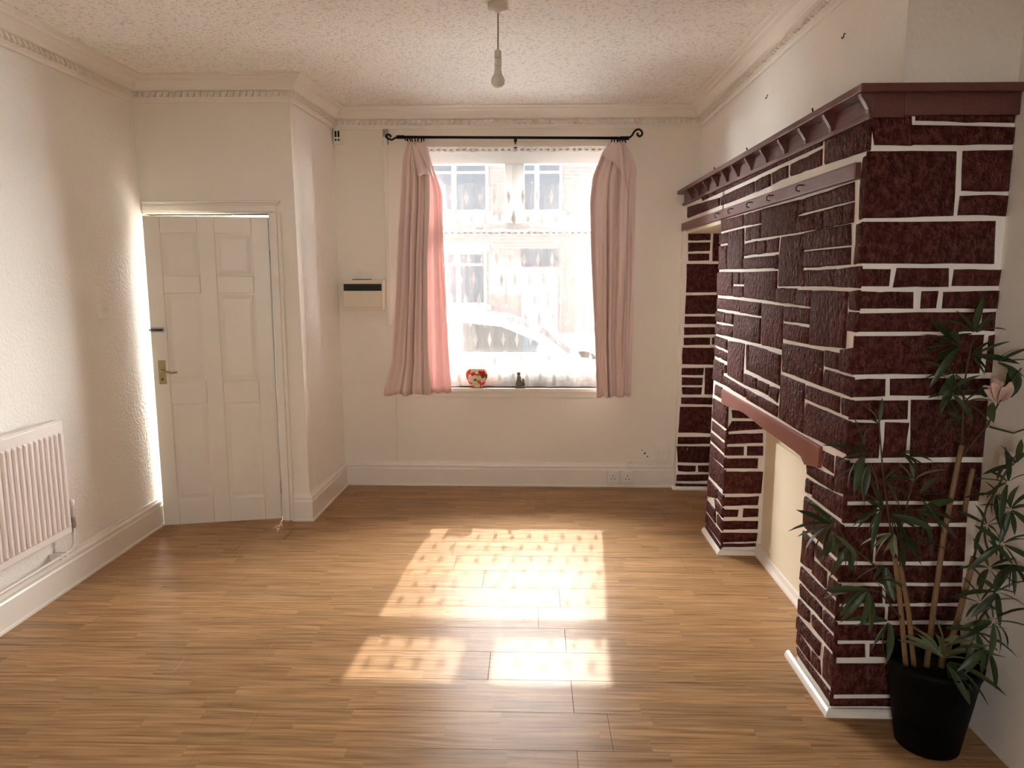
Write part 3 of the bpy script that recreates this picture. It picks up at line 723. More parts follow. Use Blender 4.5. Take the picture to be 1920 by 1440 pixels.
JAMB = [
 (VB, [(640,620,880,650,880,693,645,690),(640,720,915,722,915,790,618,813),(607,840,915,832,915,913,602,923),(597,952,738,952,743,1023,592,1026),
       (777,947,915,947,915,1026,772,1026),(587,1062,870,1057,865,1143,582,1143),(577,1180,915,1177,900,1368,572,1370)]),
 (VC, [(305,137,468,134,463,173,300,176),(292,197,373,197,368,230,290,230),(397,192,468,192,465,228,394,230),(290,252,468,252,463,288,288,290),(283,310,463,310,458,346,280,350),(280,362,455,360,455,372,278,374)])]
for (ox, oy, s), quads in JAMB:
    for q in quads:
        P = [W(ox + q[k] / s, oy + q[k + 1] / s, 1, JY) for k in range(0, 8, 2)]
        for p in P:
            if p.x < XB + 0.03: p.x = XB
            p.x = max(XB, min(p.x, 1.325)); p.z = max(0.004, p.z)
        stone(P, (0, -1, 0))
# closing board in the fire opening
bd = MB().box(1.335, 1.36, OY - 0.05, JY + 0.04, 0, OZT + .01).build('back_board', BOARD, fp)
MB().box(1.312, 1.336, OY - 0.05, 3.87, 0.02, 0.715).build('front_board', BOARD, fp, bevel=0.003)
MB().prism([(1.336, 0), (1.296, 0), (1.296, 0.012), (1.304, 0.03), (1.306, 0.06), (1.336, 0.066)], 1, OY - 0.05, JY - 0.002).build('board_skirting', GLOSS, fp)
# wooden lintel over the opening with a wavy lower edge
lp = [(2.752, 0.874), (2.895, 0.850), (2.94, 0.874), (3.10, 0.878), (3.30, 0.884), (3.44, 0.884), (3.60, 0.893), (3.76, 0.899), (3.90, 0.892), (3.99, 0.884), (4.10, 0.876), (4.195, 0.872), (4.21, 0.955), (2.752, 0.957)]
MB().prism([(y, z) for y, z in lp], 0, XB - 0.008, XB + 0.11).build('lintel', LINTEL, fp, bevel=0.003)
# long beam under the mantel and over the niche
beam = MB().box(XB - 0.016, XB + 0.07, 2.582, YB - 0.002, 1.927, 1.982).build('beam', REDWOOD, fp, bevel=0.004)
MB().box(XB + 0.0, XR - 0.01, FE + 0.01, NY, 1.905, 1.926).build('niche_soffit', BOARD, fp)
for x, y in ((1413, 342), (1451, 355), (1508, 338), (1350, 384), (1376, 373)):
    p = W(x, y, 0, XB - 0.016)
    p.z = 1.962; p.y = min(max(p.y, 2.65), 5.3)
    MB().tube([p + Vector((0.006, 0, 0.0)), p + Vector((-0.022, 0, 0.0)), p + Vector((-0.030, 0, -0.008)), p + Vector((-0.028, 0, -0.022)), p + Vector((-0.016, 0, -0.024))], 0.0024, 6).build('hook', IRON, beam, smooth=True)
# mantel: shelf, apron, scalloped fins beneath
mt = MB().prism([(1.05, 2.478), (XP + 0.004, 2.478), (XR, 2.478), (XR, YN + 0.01), (XP + 0.004, YN + 0.01), (XP + 0.004, YB - 0.001), (1.05, YB - 0.001)], 2, 2.186, 2.212)
mant = mt.build('mantel_shelf', REDWOOD, fp, bevel=0.003)
MB().box(1.102, XP + 0.002, 2.506, YB - 0.001, 2.112, 2.187).box(XP + 0.002, XR - .001, 2.506, 2.53, 2.118, 2.187).build('apron', REDWOOD, mant, bevel=0.002)
MB().box(1.090, 1.104, 2.497, YB - 0.001, 2.106, 2.124).build('apron_lip', REDWOOD, mant, bevel=0.002)
hx = [148, 185, 232, 280, 332, 388, 458, 540, 636, 748, 880, 1085]
for x in hx:
    t = (x - 90) / 990.0; yy = 1040 - 585 * t + 30
    Y_ = W(1240 + x / 2.8235, yy / 2.8235, 0, 1.08).y
    Y_ = min(max(Y_, 2.52), 5.44)
    prof = [(1.104, 2.188), (1.062, 2.188), (1.066, 2.176), (1.078, 2.160), (1.090, 2.140), (1.093, 2.118), (1.104, 2.118)]
    MB().prism(prof, 1, Y_ - 0.011, Y_ + 0.011).build('bracket', REDWOOD, mant)
for y in (2.9, 3.75, 4.4): MB().tube([(1.056, y, 2.205), (1.052, y, 2.226)], 0.003, 6).build('nail', IRON, mant)
# white quadrant beading along the foot of the stonework
def bead(pts, nm):
    P = [(0.0, 0), (-0.020, 0), (-0.019, 0.010), (-0.013, 0.020), (-0.004, 0.026), (0.0, 0.026)]
    path = [Vector(p) for p in pts]
    for (m, *_r) in sweep([(p.x, p.y) for p in path], [(-o, z) for o, z in P]): m.build(nm, GLOSS, fp)
bead([(XB - 0.004, OY + 0.06), (XB - 0.004, YN - 0.004), (XR - 0.005, YN - 0.004)], 'floor_beading')
bead([(XB - 0.004, FE + 0.085), (XB - 0.004, JY - 0.004), (1.30, JY - 0.004)], 'floor_beading')
bead([(XB - 0.012, YB - 0.002), (XB - 0.012, NY - 0.004), (XR - 0.03, NY - 0.004)], 'floor_beading')

# ---------------------------------------------------------------- pendant lamp
LX, LY = -0.157, 3.465
lamp = thing('pendant_lamp', 'bare white bulb hanging on a flex from the ceiling rose', 'lamp', (LX, LY, HC))
MB().lathe((LX, LY, HC), [(0.046, 0.002), (0.047, -0.018), (0.044, -0.024), (0.016, -0.029), (0.012, -0.036), (0.006, -0.038)], 28).build('ceiling_rose', WHITE, lamp, smooth=True)
zt, zm, zb = W(935, 95, 1, LY).z, W(935, 124, 1, LY).z, W(935, 165, 1, LY).z
MB().tube([(LX, LY, HC - 0.03), (LX + 0.001, LY, (HC + zt) / 2), (LX, LY, zt - 0.004)], 0.0035, 8).build('flex', flat('brownish_flex', (0.33, 0.25, 0.21), 0.5), lamp, smooth=True)
MB().lathe((LX, LY, zt), [(0.006, 0.004), (0.0155, -0.002), (0.0165, -0.030), (0.0165, -0.031)], 20).lathe((LX, LY, zt - 0.034), [(0.0165, 0.0), (0.0170, -0.028), (0.0175, -0.036), (0.014, -0.037)], 20).build('lampholder', WHITE, lamp, smooth=True)
hb = zt - 0.068
MB().lathe((LX, LY, 0), [(0.0135, hb), (0.0150, hb - 0.01), (0.0200, hb - 0.035), (0.0255, zb + 0.048)], 24).build('bulb_base', WHITE, lamp, smooth=True)
MB().lathe((LX, LY, 0), [(0.0255, zb + 0.048)] + [(0.031 * math.cos(a), zb + 0.031 + 0.031 * math.sin(a)) for a in [math.radians(d) for d in (28, 10, -8, -26, -45, -62, -78, -88)]], 24).build('bulb_globe', flat('frosted_bulb', (0.80, 0.76, 0.70), 0.25), lamp, smooth=True)

# ---------------------------------------------------------------- radiator
X1 = -2.325
rad = thing('radiator', 'white ribbed panel radiator on the wallpapered wall', 'radiator', (-2.37, 2.9, 0.31))
ry0, ry1, rz0, rz1 = 2.35, 3.497, 0.315, 0.893
MB().box(X1 - 0.016, X1, ry0, ry1, rz0, rz1).build('panel', RADIATOR, rad, bevel=0.006)
MB().box(X1 - 0.058, X1 - 0.012, ry0, ry1 - 0.004, rz1 - 0.014, rz1 + 0.004).build('top_grille', RADIATOR, rad, bevel=0.003)
MB().box(X1 - 0.058, X1 - 0.044, ry0 + .01, ry1 - .01, rz0 + .01, rz1 - .014).build('rear_panel', RADIATOR, rad)
sp = 0.0366; k = 0
rib = MB().prism([(0, -0.011), (0.0085, -0.006), (0.0085, 0.006), (0, 0.011)], 2, 0, 1)
rib_z0, rib_z1 = rz0 + 0.035, rz1 - 0.052
me = MB(); L_ = rib_z1 - rib_z0
me.hexa([(0, -.0115, 0), (0.009, -.006, 0.012), (0.009, .006, 0.012), (0, .0115, 0)], [(0, -.0115, L_), (0.009, -.006, L_ - .012), (0.009, .006, L_ - .012), (0, .0115, L_)])
rib_me = me.mesh('rib', RADIATOR)
y = ry1 - 0.028
while y > ry0 + 0.02:
    o = bpy.data.objects.new('rib', rib_me); COL.objects.link(o); o.location = (X1, y, rib_z0); parent_to(o, rad); y -= sp
vx, vy = -2.345, ry1 + 0.035
vv = MB().lathe((vx, vy, 0.385), [(0.012, 0), (0.013, 0.05), (0.018, 0.055), (0.018, 0.085), (0.012, 0.09)], 14).build('valve', WHITE, rad, smooth=True)
MB().lathe((vx, vy, 0.34), [(0.014, -0.012), (0.016, -0.006), (0.016, 0.03), (0.012, 0.045)], 8).build('valve_body', STEEL, vv)
MB().tube([(vx, ry1 - 0.004, 0.355), (vx, vy, 0.355)], 0.009, 8).build('tail', STEEL, rad, smooth=True)
MB().tube([(vx, vy, 0.34), (vx, vy, 0.25), (vx - 0.003, vy - 0.012, 0.222), (vx - 0.006, vy - 0.035, 0.212), (vx - 0.01, 3.0, 0.206), (vx - 0.01, 2.3, 0.205)], 0.0085, 10).build('pipe', RADIATOR, rad, smooth=True)
for y in (3.42, 3.46): MB().box(vx - 0.059, vx + 0.002, y, y + 0.018, 0.196, 0.226).build('pipe_clip', WHITE, rad, bevel=0.003)
for y in (2.6, 3.35): MB().box(-2.404, X1 - .04, y, y + .03, rz0 + .06, rz1 - .10).build('bracket', RADIATOR, rad)

# ---------------------------------------------------------------- switches, sockets, fuse box
sx = xl(1.40)
s0, s1 = W(182, 567, 0, sx), W(203, 599, 0, sx)
sw = thing('light_switch', 'cream light switch on the wallpaper beside the door', 'light switch', (sx, (s0.y + s1.y) / 2, 1.40))
MB().box(sx - 0.004, sx + 0.016, s0.y, s1.y, 1.363, 1.450).build('plate', WHITE, sw, bevel=0.003)
MB().prism([(sx + 0.015, 1.393), (sx + 0.018, 1.393), (sx + 0.023, 1.420), (sx + 0.015, 1.420)], 1, (s0.y + s1.y) / 2 - 0.009, (s0.y + s1.y) / 2 + 0.009).build('rocker', WHITE, sw)
fb = thing('fuse_box', 'cream fuse box with smoked strip window on the back wall', 'fuse box', (-1.24, YB, 1.35))
MB().box(-1.392, -1.093, YB - 0.085, YB + 0.002, 1.352, 1.575).build('case', CREAMPL, fb, bevel=0.006)
MB().box(-1.386, -1.105, YB - 0.090, YB - 0.084, 1.375, 1.490).build('lower_cover', CREAMPL, fb, bevel=0.003)
MB().box(-1.386, -1.105, YB - 0.092, YB - 0.084, 1.495, 1.545).build('window_strip', DARKPL, fb, bevel=0.002)
MB().box(-1.330, -1.190, YB - 0.05, YB - 0.02, 1.574, 1.580).build('cable_slot', DARKPL, fb)
tag(MB().box(-1.083, -1.053, YB - 0.012, YB + 0.001, 1.236, 2.60).build('cable_trunking', GLOSS, bevel=0.003), 'cream cable trunking running down beside the fuse box', 'trunking')
tag(MB().box(-1.046, -1.030, YB - 0.007, YB + 0.001, 0.187, 0.735).build('cable_strip', GLOSS, bevel=0.002), 'thin painted cable strip below the curtain down to the skirting', 'cable strip')
tag(MB().box(-1.085, -1.045, YB - 0.010, YB + 0.001, 2.545, 2.655).build('metal_plate', STEEL, bevel=0.002), 'grey metal plate on the wall behind the curtain pole end', 'plate')
al = thing('alarm_sensor', 'small white sensor box with dark terminals high in the corner', 'sensor', (-1.41, YB, 2.56))
MB().box(-1.432, -1.376, YB - 0.05, YB + 0.002, 2.545, 2.648).build('case', WHITE, al, bevel=0.005)
for x in (-1.417, -1.396): MB().box(x - .007, x + .007, YB - 0.054, YB - 0.049, 2.592, 2.635).build('terminal', DARKPL, al)
for x in (-1.417, -1.396): MB().box(x - .006, x + .006, YB - 0.053, YB - 0.049, 2.566, 2.580).build('terminal', DARKPL, al)
def socket(name, label, x0, x1, z0, z1, ybk, detail=True, group=None):
    t = thing(name, label, 'socket', ((x0 + x1) / 2, ybk, z0), group=group)
    MB().box(x0, x1, ybk - 0.030, ybk + 0.003, z0, z1).build('box', WHITE, t, bevel=0.003)
    if detail:
        MB().box(x0 + .006, x1 - .006, ybk - 0.034, ybk - 0.029, z0 + .006, z1 - .006).build('plate', WHITE, t, bevel=0.002)
        cx, cz = (x0 + x1) / 2, (z0 + z1) / 2
        for dx, dz in ((0, 0.012), (-0.012, -0.012), (0.012, -0.012)):
            MB().box(cx + dx - .003, cx + dx + .003, ybk - 0.0345, ybk - 0.033, cz + dz - .004, cz + dz + .004).build('pin_hole', DARKPL, t)
socket('wall_socket', 'white socket on the skirting further from the stonework', 0.580, 0.668, 0.040, 0.130, YB - 0.023)
socket('wall_socket', 'white socket on the skirting nearer the stonework', 0.686, 0.778, 0.040, 0.130, YB - 0.023)
t = thing('junction_box', 'white box on the wall just above the skirting by the stonework', 'junction box', (0.99, YB, 0.2))
MB().box(0.942, 1.036, YB - 0.045, YB + 0.002, 0.205, 0.338).build('case', WHITE, t, bevel=0.004)
MB().box(0.948, 1.030, YB - 0.048, YB - 0.044, 0.210, 0.300).build('cover', WHITE, t, bevel=0.002)
tag(MB().box(0.735, 0.742, YB - 0.030, YB - 0.012, 0.128, 0.205).box(0.735, 0.945, YB - 0.008, YB + 0.001, 0.198, 0.206).build('cable', WHITE), 'thin white cable from the skirting sockets to the junction box', 'cable')
for x, y, r, lb in ((1204, 844, .004, 'faint small drilled hole, topmost beside the junction box'), (1209, 850, .007, 'largest drilled hole in the plaster beside the junction box'), (1214, 856, .005, 'lowest drilled hole, just above the skirting by the junction box')):
    p = W(x, y, 1, YB)
    tag(MB().lathe((p.x, YB - 0.0005, p.z), [(r, -0.001), (r * 1.1, 0.0), (r, 0.002)], 8, 1).build('drill_hole', DARKPL), lb, 'hole', 'drilled holes by the junction box')
for (x, y), lb in (((1585, 68), 'dark picture hook high on the chimney breast nearer the breast corner'), ((1440, 182), 'dark picture hook on the chimney breast nearer the window')):
    p = W(x, y, 0, XP)
    tag(MB().tube([p + Vector((0.006, 0, 0.010)), p + Vector((-0.005, 0, 0.010)), p + Vector((-0.007, 0, -0.004)), p + Vector((-0.012, 0, -0.009)), p + Vector((-0.014, 0.0, -0.002))], 0.0022, 6).build('picture_hook', IRON, smooth=True), lb, 'hook')

# ---------------------------------------------------------------- ornaments on the sill
def mat_apple():
    g = N('painted_glass_apple'); p = g.pos(); v = g.n('TexVoronoi', i_Vector=p, i_Scale=36.0)
    sepc = g.n('SeparateColor'); g.set(sepc.inputs[0], v.outputs['Color'])
    c = g.ramp(sepc.outputs[0], [(0.0, (0.62, 0.03, 0.03)), (0.30, (0.80, 0.66, 0.50)), (0.54, (0.70, 0.16, 0.07)), (0.72, (0.10, 0.07, 0.05)), (0.80, (0.78, 0.60, 0.34))])
    c.node.color_ramp.interpolation = 'CONSTANT'
    return g.done(g.bsdf(c, 0.12, 0.6))
ap = W(894, 724, 1, 5.475); ap.z = WZ0
ar = 0.083
apple = thing('apple_ornament', 'glass apple ornament painted with red flowers on the window sill', 'ornament', ap)
prof = [(0.34, 0.0), (0.46, 0.03), (0.62, 0.22), (0.80, 0.52), (0.96, 0.92), (1.0, 1.22), (0.95, 1.52), (0.80, 1.72), (0.55, 1.80), (0.28, 1.72), (0.12, 1.58), (0.04, 1.50)]
m = MB().lathe(ap, [(r * ar, h * ar) for r, h in prof], 32)
for v in m.v: v.y = ap.y + (v.y - ap.y) * 0.45
m.build('body', mat_apple(), apple, smooth=True)
MB().tube([ap + Vector((0, 0, 1.52 * ar)), ap + Vector((0.002, 0, 1.85 * ar)), ap + Vector((0.012, 0, 2.08 * ar))], 0.003, 6).build('stem', BRASS, apple, smooth=True)
fg = W(975, 723, 1, 5.475); fg.z = WZ0
fig = thing('figurine', 'small grey seated figurine on the window sill', 'figurine', fg)
FG = flat('grey_resin', (0.20, 0.17, 0.13), 0.5)
MB().box(fg.x - .037, fg.x + .037, fg.y - .025, fg.y + .025, fg.z, fg.z + .022).build('base', FG, fig, bevel=0.004)
mm = MB().lathe((fg.x - .008, fg.y, fg.z + .018), [(0.028, 0), (0.030, 0.012), (0.022, 0.030), (0.015, 0.045), (0.017, 0.060), (0.010, 0.072), (0.006, 0.078)], 16)
for v in mm.v: v.y = fg.y + (v.y - fg.y) * 0.7
mm.build('body', FG, fig, smooth=True)
MB().lathe((fg.x - .010, fg.y, fg.z + .106), [(0.001, -0.017), (0.009, -0.014), (0.015, -0.004), (0.015, 0.004), (0.010, 0.013), (0.001, 0.017)], 14).build('head', FG, fig, smooth=True)
MB().lathe((fg.x + .023, fg.y, fg.z + .02), [(0.013, 0), (0.012, 0.02), (0.007, 0.034), (0.009, 0.044), (0.002, 0.052)], 12).build('side_figure', FG, fig, smooth=True)

# ---------------------------------------------------------------- potted plant
PX, PY = 1.372, 2.362
plant = thing('potted_bamboo', 'artificial bamboo with cane stems and a pale flower in a black pot', 'plant', (PX, PY, 0))
MB().lathe((PX, PY, 0), [(0.090, 0.0), (0.100, 0.004), (0.144, 0.288), (0.149, 0.292), (0.151, 0.318), (0.142, 0.319), (0.136, 0.288), (0.131, 0.262)], 36).build('pot', BLACKPOT, plant, smooth=True)
MB().lathe((PX, PY, 0), [(0.132, 0.262), (0.10, 0.272), (0.05, 0.270), (0.01, 0.274)], 24).build('soil', SOIL, plant, smooth=True)
def mat_cane():
    g = N('dry_cane'); p = g.pos(); a = g.noise(g.scale(p, (40, 40, 9)), 2, 3)
    return g.done(g.bsdf(g.mix(a, (0.16, 0.085, 0.040, 1), (0.30, 0.175, 0.085, 1)), 0.5, 0.35))
CANE = mat_cane()
STEM = flat('olive_stem', (0.06, 0.05, 0.02), 0.6)
def mat_leaf(name, a, b):
    g = N(name); r = g.n('ObjectInfo').outputs['Random']
    pr = g.bsdf(g.mix(r, (*a, 1), (*b, 1)), 0.42, 0.45)
    tl = g.n('BsdfTranslucent'); tl.inputs[0].default_value = (b[0] * 1.6, b[1] * 1.6, b[2], 1)
    mx = g.n('MixShader'); mx.inputs[0].default_value = 0.12; g.set(mx.inputs[1], pr); g.set(mx.inputs[2], tl.outputs[0])
    return g.done(mx.outputs[0])
LEAF = mat_leaf('bamboo_leaf', (0.020, 0.036, 0.014), (0.060, 0.085, 0.034))
LEAF_PALE = mat_leaf('variegated_leaf', (0.09, 0.12, 0.05), (0.24, 0.26, 0.15))
def leaf_mesh(name, m, wid, droop):
    mb = MB(); n = 6
    for i in range(n + 1):
        t = i / n; w = wid * (math.sin(math.pi * min(1, t * 0.92 + 0.06)) ** 0.8) if i < n else 0.002
        z = -droop * t * t
        mb.v += [Vector((t, -w, z + w * 0.35)), Vector((t, 0, z)), Vector((t, w, z + w * 0.35))]
    for i in range(n):
        a = i * 3; mb.f += [(a, a + 3, a + 4, a + 1), (a + 1, a + 4, a + 5, a + 2)]
    return mb.mesh(name, m, True)
LM = [leaf_mesh('leaf', LEAF, 0.088, 0.12), leaf_mesh('leaf', LEAF, 0.105, 0.28), leaf_mesh('leaf', LEAF, 0.08, 0.45)]
LMP = [leaf_mesh('leaf', LEAF_PALE, 0.085, 0.30), leaf_mesh('leaf', LEAF_PALE, 0.10, 0.5)]
LMR = leaf_mesh('leaf', LEAF, 0.27, 0.25)
prnd = random.Random(11)
NLEAF = [0]
def leaf(base, tip, me, roll):
    d = tip - base; L = d.length
    NLEAF[0] += 1
    if L < 0.01 or NLEAF[0] > 296 and me is not LMR: return
    # keep clear of the stonework and the wall
    q = d.to_track_quat('X', 'Z').to_matrix().to_4x4() @ Matrix.Rotation(roll, 4, 'X')
    o = bpy.data.objects.new('leaf', me); COL.objects.link(o)
    o.parent = plant; o.matrix_local = Matrix.Translation(base - Vector((PX, PY, 0))) @ q @ Matrix.Scale(L, 4)
def clampp(p):
    p.x = min(p.x, XR - 0.025); 
    if p.x > XB - 0.05: p.y = min(p.y, YN - 0.03)
    return p
def cluster(px, py, Y, n, r, a0, a1, pale=False, bend=0.3):
    """leaves fanning out from a node; r in pixels, angles in degrees in the picture sense (0 = right, 90 = up)"""
    c = clampp(W(px, py, 1, Y))
    for k in range(n):
        a = math.radians(a0 + (a1 - a0) * (k + 0.5) / n + prnd.uniform(-10, 10)); rr = r * prnd.uniform(0.65, 1.12)
        s = (c - CAM).length / F
        tip = c + Vector((math.cos(a) * rr * s, prnd.uniform(-0.75, 0.5) * rr * s * 0.8, math.sin(a) * rr * s))
        tip = clampp(tip)
        st = c.lerp(tip, 0.06)
        leaf(st, tip, prnd.choice(LMP if pale else LM), prnd.uniform(-0.9, 0.9))
def cane(pts, r0, r1, m=CANE, nm='cane'):
    P = [clampp(W(x, y, 1, Y)) for x, y, Y in pts]
    Q = []; R_ = []
    for i in range(len(P) - 1):
        for k in range(4): Q.append(P[i].lerp(P[i + 1], k / 4)); R_.append(r0 + (r1 - r0) * (i + k / 4) / (len(P) - 1))
    Q.append(P[-1]); R_.append(r1)
    return MB().tube(Q, R_, 9).build(nm, m, plant, smooth=True)
cane([(1699, 1255, 2.33), (1690, 1150, 2.33), (1678, 1045, 2.34)], 0.0085, 0.008)
cane([(1714, 1252, 2.35), (1704, 1150, 2.35), (1688, 1060, 2.36)], 0.0085, 0.008)
cane([(1737, 1250, 2.36), (1752, 1130, 2.38), (1770, 1000, 2.40), (1803, 835, 2.42)], 0.0095, 0.0085)
cane([(1765, 1250, 2.33), (1793, 1170, 2.30), (1826, 1045, 2.26)], 0.010, 0.009)
cane([(1808, 960, 2.40), (1815, 920, 2.40), (1824, 878, 2.40)], 0.008, 0.008)
ST = [[(1803, 840, 2.42), (1808, 720, 2.41), (1822, 640, 2.40)], [(1800, 860, 2.42), (1850, 800, 2.36), (1885, 730, 2.30), (1915, 690, 2.28)], [(1826, 1045, 2.26), (1850, 950, 2.24), (1890, 880, 2.22)],
      [(1678, 1045, 2.34), (1665, 960, 2.33), (1655, 880, 2.32), (1648, 790, 2.34)], [(1688, 1060, 2.36), (1690, 990, 2.35), (1712, 900, 2.36)], [(1690, 1100, 2.33), (1640, 1060, 2.28), (1590, 1020, 2.22), (1570, 985, 2.18)],
      [(1690, 1160, 2.33), (1650, 1110, 2.26), (1610, 1100, 2.22)], [(1820, 1060, 2.25), (1860, 1100, 2.2), (1900, 1110, 2.18)], [(1850, 950, 2.24), (1900, 860, 2.2), (1918, 840, 2.2)], [(1760, 1250, 2.3), (1765, 1215, 2.28)],
      [(1793, 1170, 2.30), (1840, 1190, 2.22), (1870, 1220, 2.18)], [(1855, 800, 2.36), (1900, 812, 2.3), (1920, 805, 2.28)]]
for s_ in ST: cane(s_, 0.0035, 0.0022, STEM, 'stem')
CL = [(1828, 625, 2.38, 9, 62, 10, 190, 0), (1800, 648, 2.39, 7, 70, 120, 230, 0), (1822, 668, 2.38, 6, 50, -60, 60, 0), (1790, 700, 2.38, 8, 52, 150, 320, 0), (1782, 735, 2.37, 9, 48, 0, 360, 0),
      (1808, 755, 2.36, 8, 42, 0, 360, 0), (1800, 790, 2.36, 5, 40, 100, 200, 0), (1868, 680, 2.32, 5, 45, -40, 80, 0),
      (1648, 795, 2.34, 4, 38, 60, 200, 0), (1622, 852, 2.26, 8, 58, 100, 260, 0), (1630, 868, 2.28, 5, 62, 200, 310, 0), (1690, 850, 2.34, 5, 55, -60, 30, 0), (1658, 900, 2.30, 6, 45, -70, 60, 0),
      (1712, 905, 2.34, 4, 40, 60, 130, 1), (1722, 930, 2.34, 5, 60, -60, 60, 0), (1655, 955, 2.30, 9, 62, 110, 260, 0), (1668, 965, 2.30, 7, 62, -80, 40, 0),
      (1562, 985, 2.16, 8, 62, 110, 250, 0), (1560, 1000, 2.17, 4, 46, 250, 330, 0), (1592, 1018, 2.20, 6, 50, 190, 320, 0), (1676, 1000, 2.31, 8, 46, 170, 330, 1), (1690, 1010, 2.31, 6, 52, -80, 20, 0), (1722, 960, 2.33, 7, 66, -80, 30, 0),
      (1628, 1105, 2.22, 8, 66, 170, 300, 0), (1640, 1090, 2.24, 4, 50, -60, 40, 0), (1668, 1165, 2.26, 7, 62, 170, 290, 0), (1660, 1060, 2.28, 5, 48, 200, 300, 0),
      (1770, 1235, 2.26, 9, 62, 20, 160, 1), (1772, 1240, 2.24, 9, 74, -80, -10, 0), (1760, 1225, 2.27, 5, 60, 80, 120, 1),
      (1890, 905, 2.22, 8, 52, 40, 260, 0), (1905, 870, 2.22, 6, 50, 60, 200, 0), (1870, 925, 2.24, 7, 46, 120, 330, 0), (1895, 955, 2.2, 8, 50, 0, 360, 0), (1850, 985, 2.24, 8, 46, 0, 360, 0),
      (1880, 1020, 2.2, 9, 52, 0, 360, 0), (1900, 1060, 2.18, 7, 52, 120, 330, 0), (1855, 1065, 2.23, 8, 46, 0, 360, 0), (1870, 1110, 2.2, 9, 54, 0, 360, 0), (1838, 1130, 2.22, 8, 46, 0, 360, 0), (1862, 1165, 2.2, 9, 56, 0, 360, 0),
      (1830, 1185, 2.22, 8, 52, 0, 360, 0), (1850, 1215, 2.2, 8, 58, 200, 360, 0), (1880, 1190, 2.17, 6, 52, -60, 40, 0), (1812, 1215, 2.23, 6, 48, 0, 360, 0)]
for c in CL: cluster(c[0], c[1], c[2], c[3], c[4] * 1.05, c[5], c[6], bool(c[7]))
# rounded leaves and the pale flower
for b, tp in (((1890, 690), (1912, 728)), ((1895, 690), (1905, 745)), ((1862, 755), (1856, 790)), ((1850, 745), (1838, 720))):
    leaf(clampp(W(*b, 1, 2.31)), clampp(W(*tp, 1, 2.29)), LMR, 0.6)
fl_ = clampp(W(1874, 752, 1, 2.30))
PETAL = flat('pale_pink_petal', (0.62, 0.42, 0.36), 0.55)
flower = MB().lathe(fl_, [(0.003, -0.004), (0.007, 0.006), (0.008, 0.014), (0.003, 0.016)], 10).build('flower', STEM, plant, smooth=True)
for k, (tx, ty, dy) in enumerate(((1842, 723, 0.0), (1858, 718, -0.04), (1878, 726, -0.05), (1893, 716, -0.03), (1880, 712, 0.02), (1862, 706, 0.03))):
    tip = W(tx, ty, 1, 2.30 + dy); d = tip - fl_; L = d.length; side = d.cross(Vector((0, 1, 0))).normalized()
    m = MB()
    for i in range(6):
        t = i / 5; w = 0.018 * math.sin(math.pi * (0.12 + 0.82 * t)) ** 0.9
        c = fl_ + d * t + Vector((0, -0.010 * math.sin(math.pi * t), 0))
        m.v += [c - side * w + Vector((0, -0.006, 0)), c, c + side * w + Vector((0, -0.006, 0))]
    for i in range(5): a = i * 3; m.f += [(a, a + 3, a + 4, a + 1), (a + 1, a + 4, a + 5, a + 2)]
    m.build('petal', PETAL, flower, smooth=True, solid=0.0012)

# ---------------------------------------------------------------- street outside
ASPH = flat('asphalt', (0.12, 0.12, 0.12), 0.85); PAVE = flat('paving', (0.30, 0.29, 0.28), 0.85)
GZ = -0.28
struct('pavement', MB().box(-30, 30, 5.79, 7.35, GZ - 0.3, GZ + 0.12), PAVE, 'concrete pavement outside the window')
struct('road', MB().box(-30, 30, 7.35, 14.9, GZ - 0.3, GZ), ASPH, 'asphalt street between the houses')
struct('pavement_opposite', MB().box(-30, 30, 14.9, 17.2, GZ - 0.3, GZ + 0.12), PAVE, 'concrete pavement before the opposite houses')
struct('yard', MB().box(-12, 12, -16, YREAR - 0.25, GZ - 0.3, GZ), PAVE, 'paved yard behind the house')
def mat_brick():
    g = N('red_brick_wall'); p = g.pos(); sep = g.n('SeparateXYZ'); g.set(sep.inputs[0], p)
    cb = g.n('CombineXYZ'); g.set(cb.inputs[0], sep.outputs[0]); g.set(cb.inputs[1], sep.outputs[2])
    br = g.n('TexBrick', i_Vector=cb.outputs[0], i_Scale=1.0); br.inputs['Brick Width'].default_value = 0.225; br.inputs['Row Height'].default_value = 0.075; br.inputs['Mortar Size'].default_value = 0.006
    br.inputs['Color1'].default_value = (0.025, 0.015, 0.0138, 1); br.inputs['Color2'].default_value = (0.019, 0.012, 0.0112, 1); br.inputs['Mortar'].default_value = (0.029, 0.025, 0.022, 1)
    return g.done(g.bsdf(br.outputs[0], 0.85, 0.2))
BRICKW = mat_brick(); HGLASS = flat('house_glass', (0.010, 0.011, 0.013), 0.2, 0.03)
HFRAME = flat('house_window_frame', (0.050, 0.050, 0.050), 0.6, 0.1)
HSTONE = flat('grey_painted_stone', (0.07, 0.07, 0.069), 0.6)
HY = 17.0
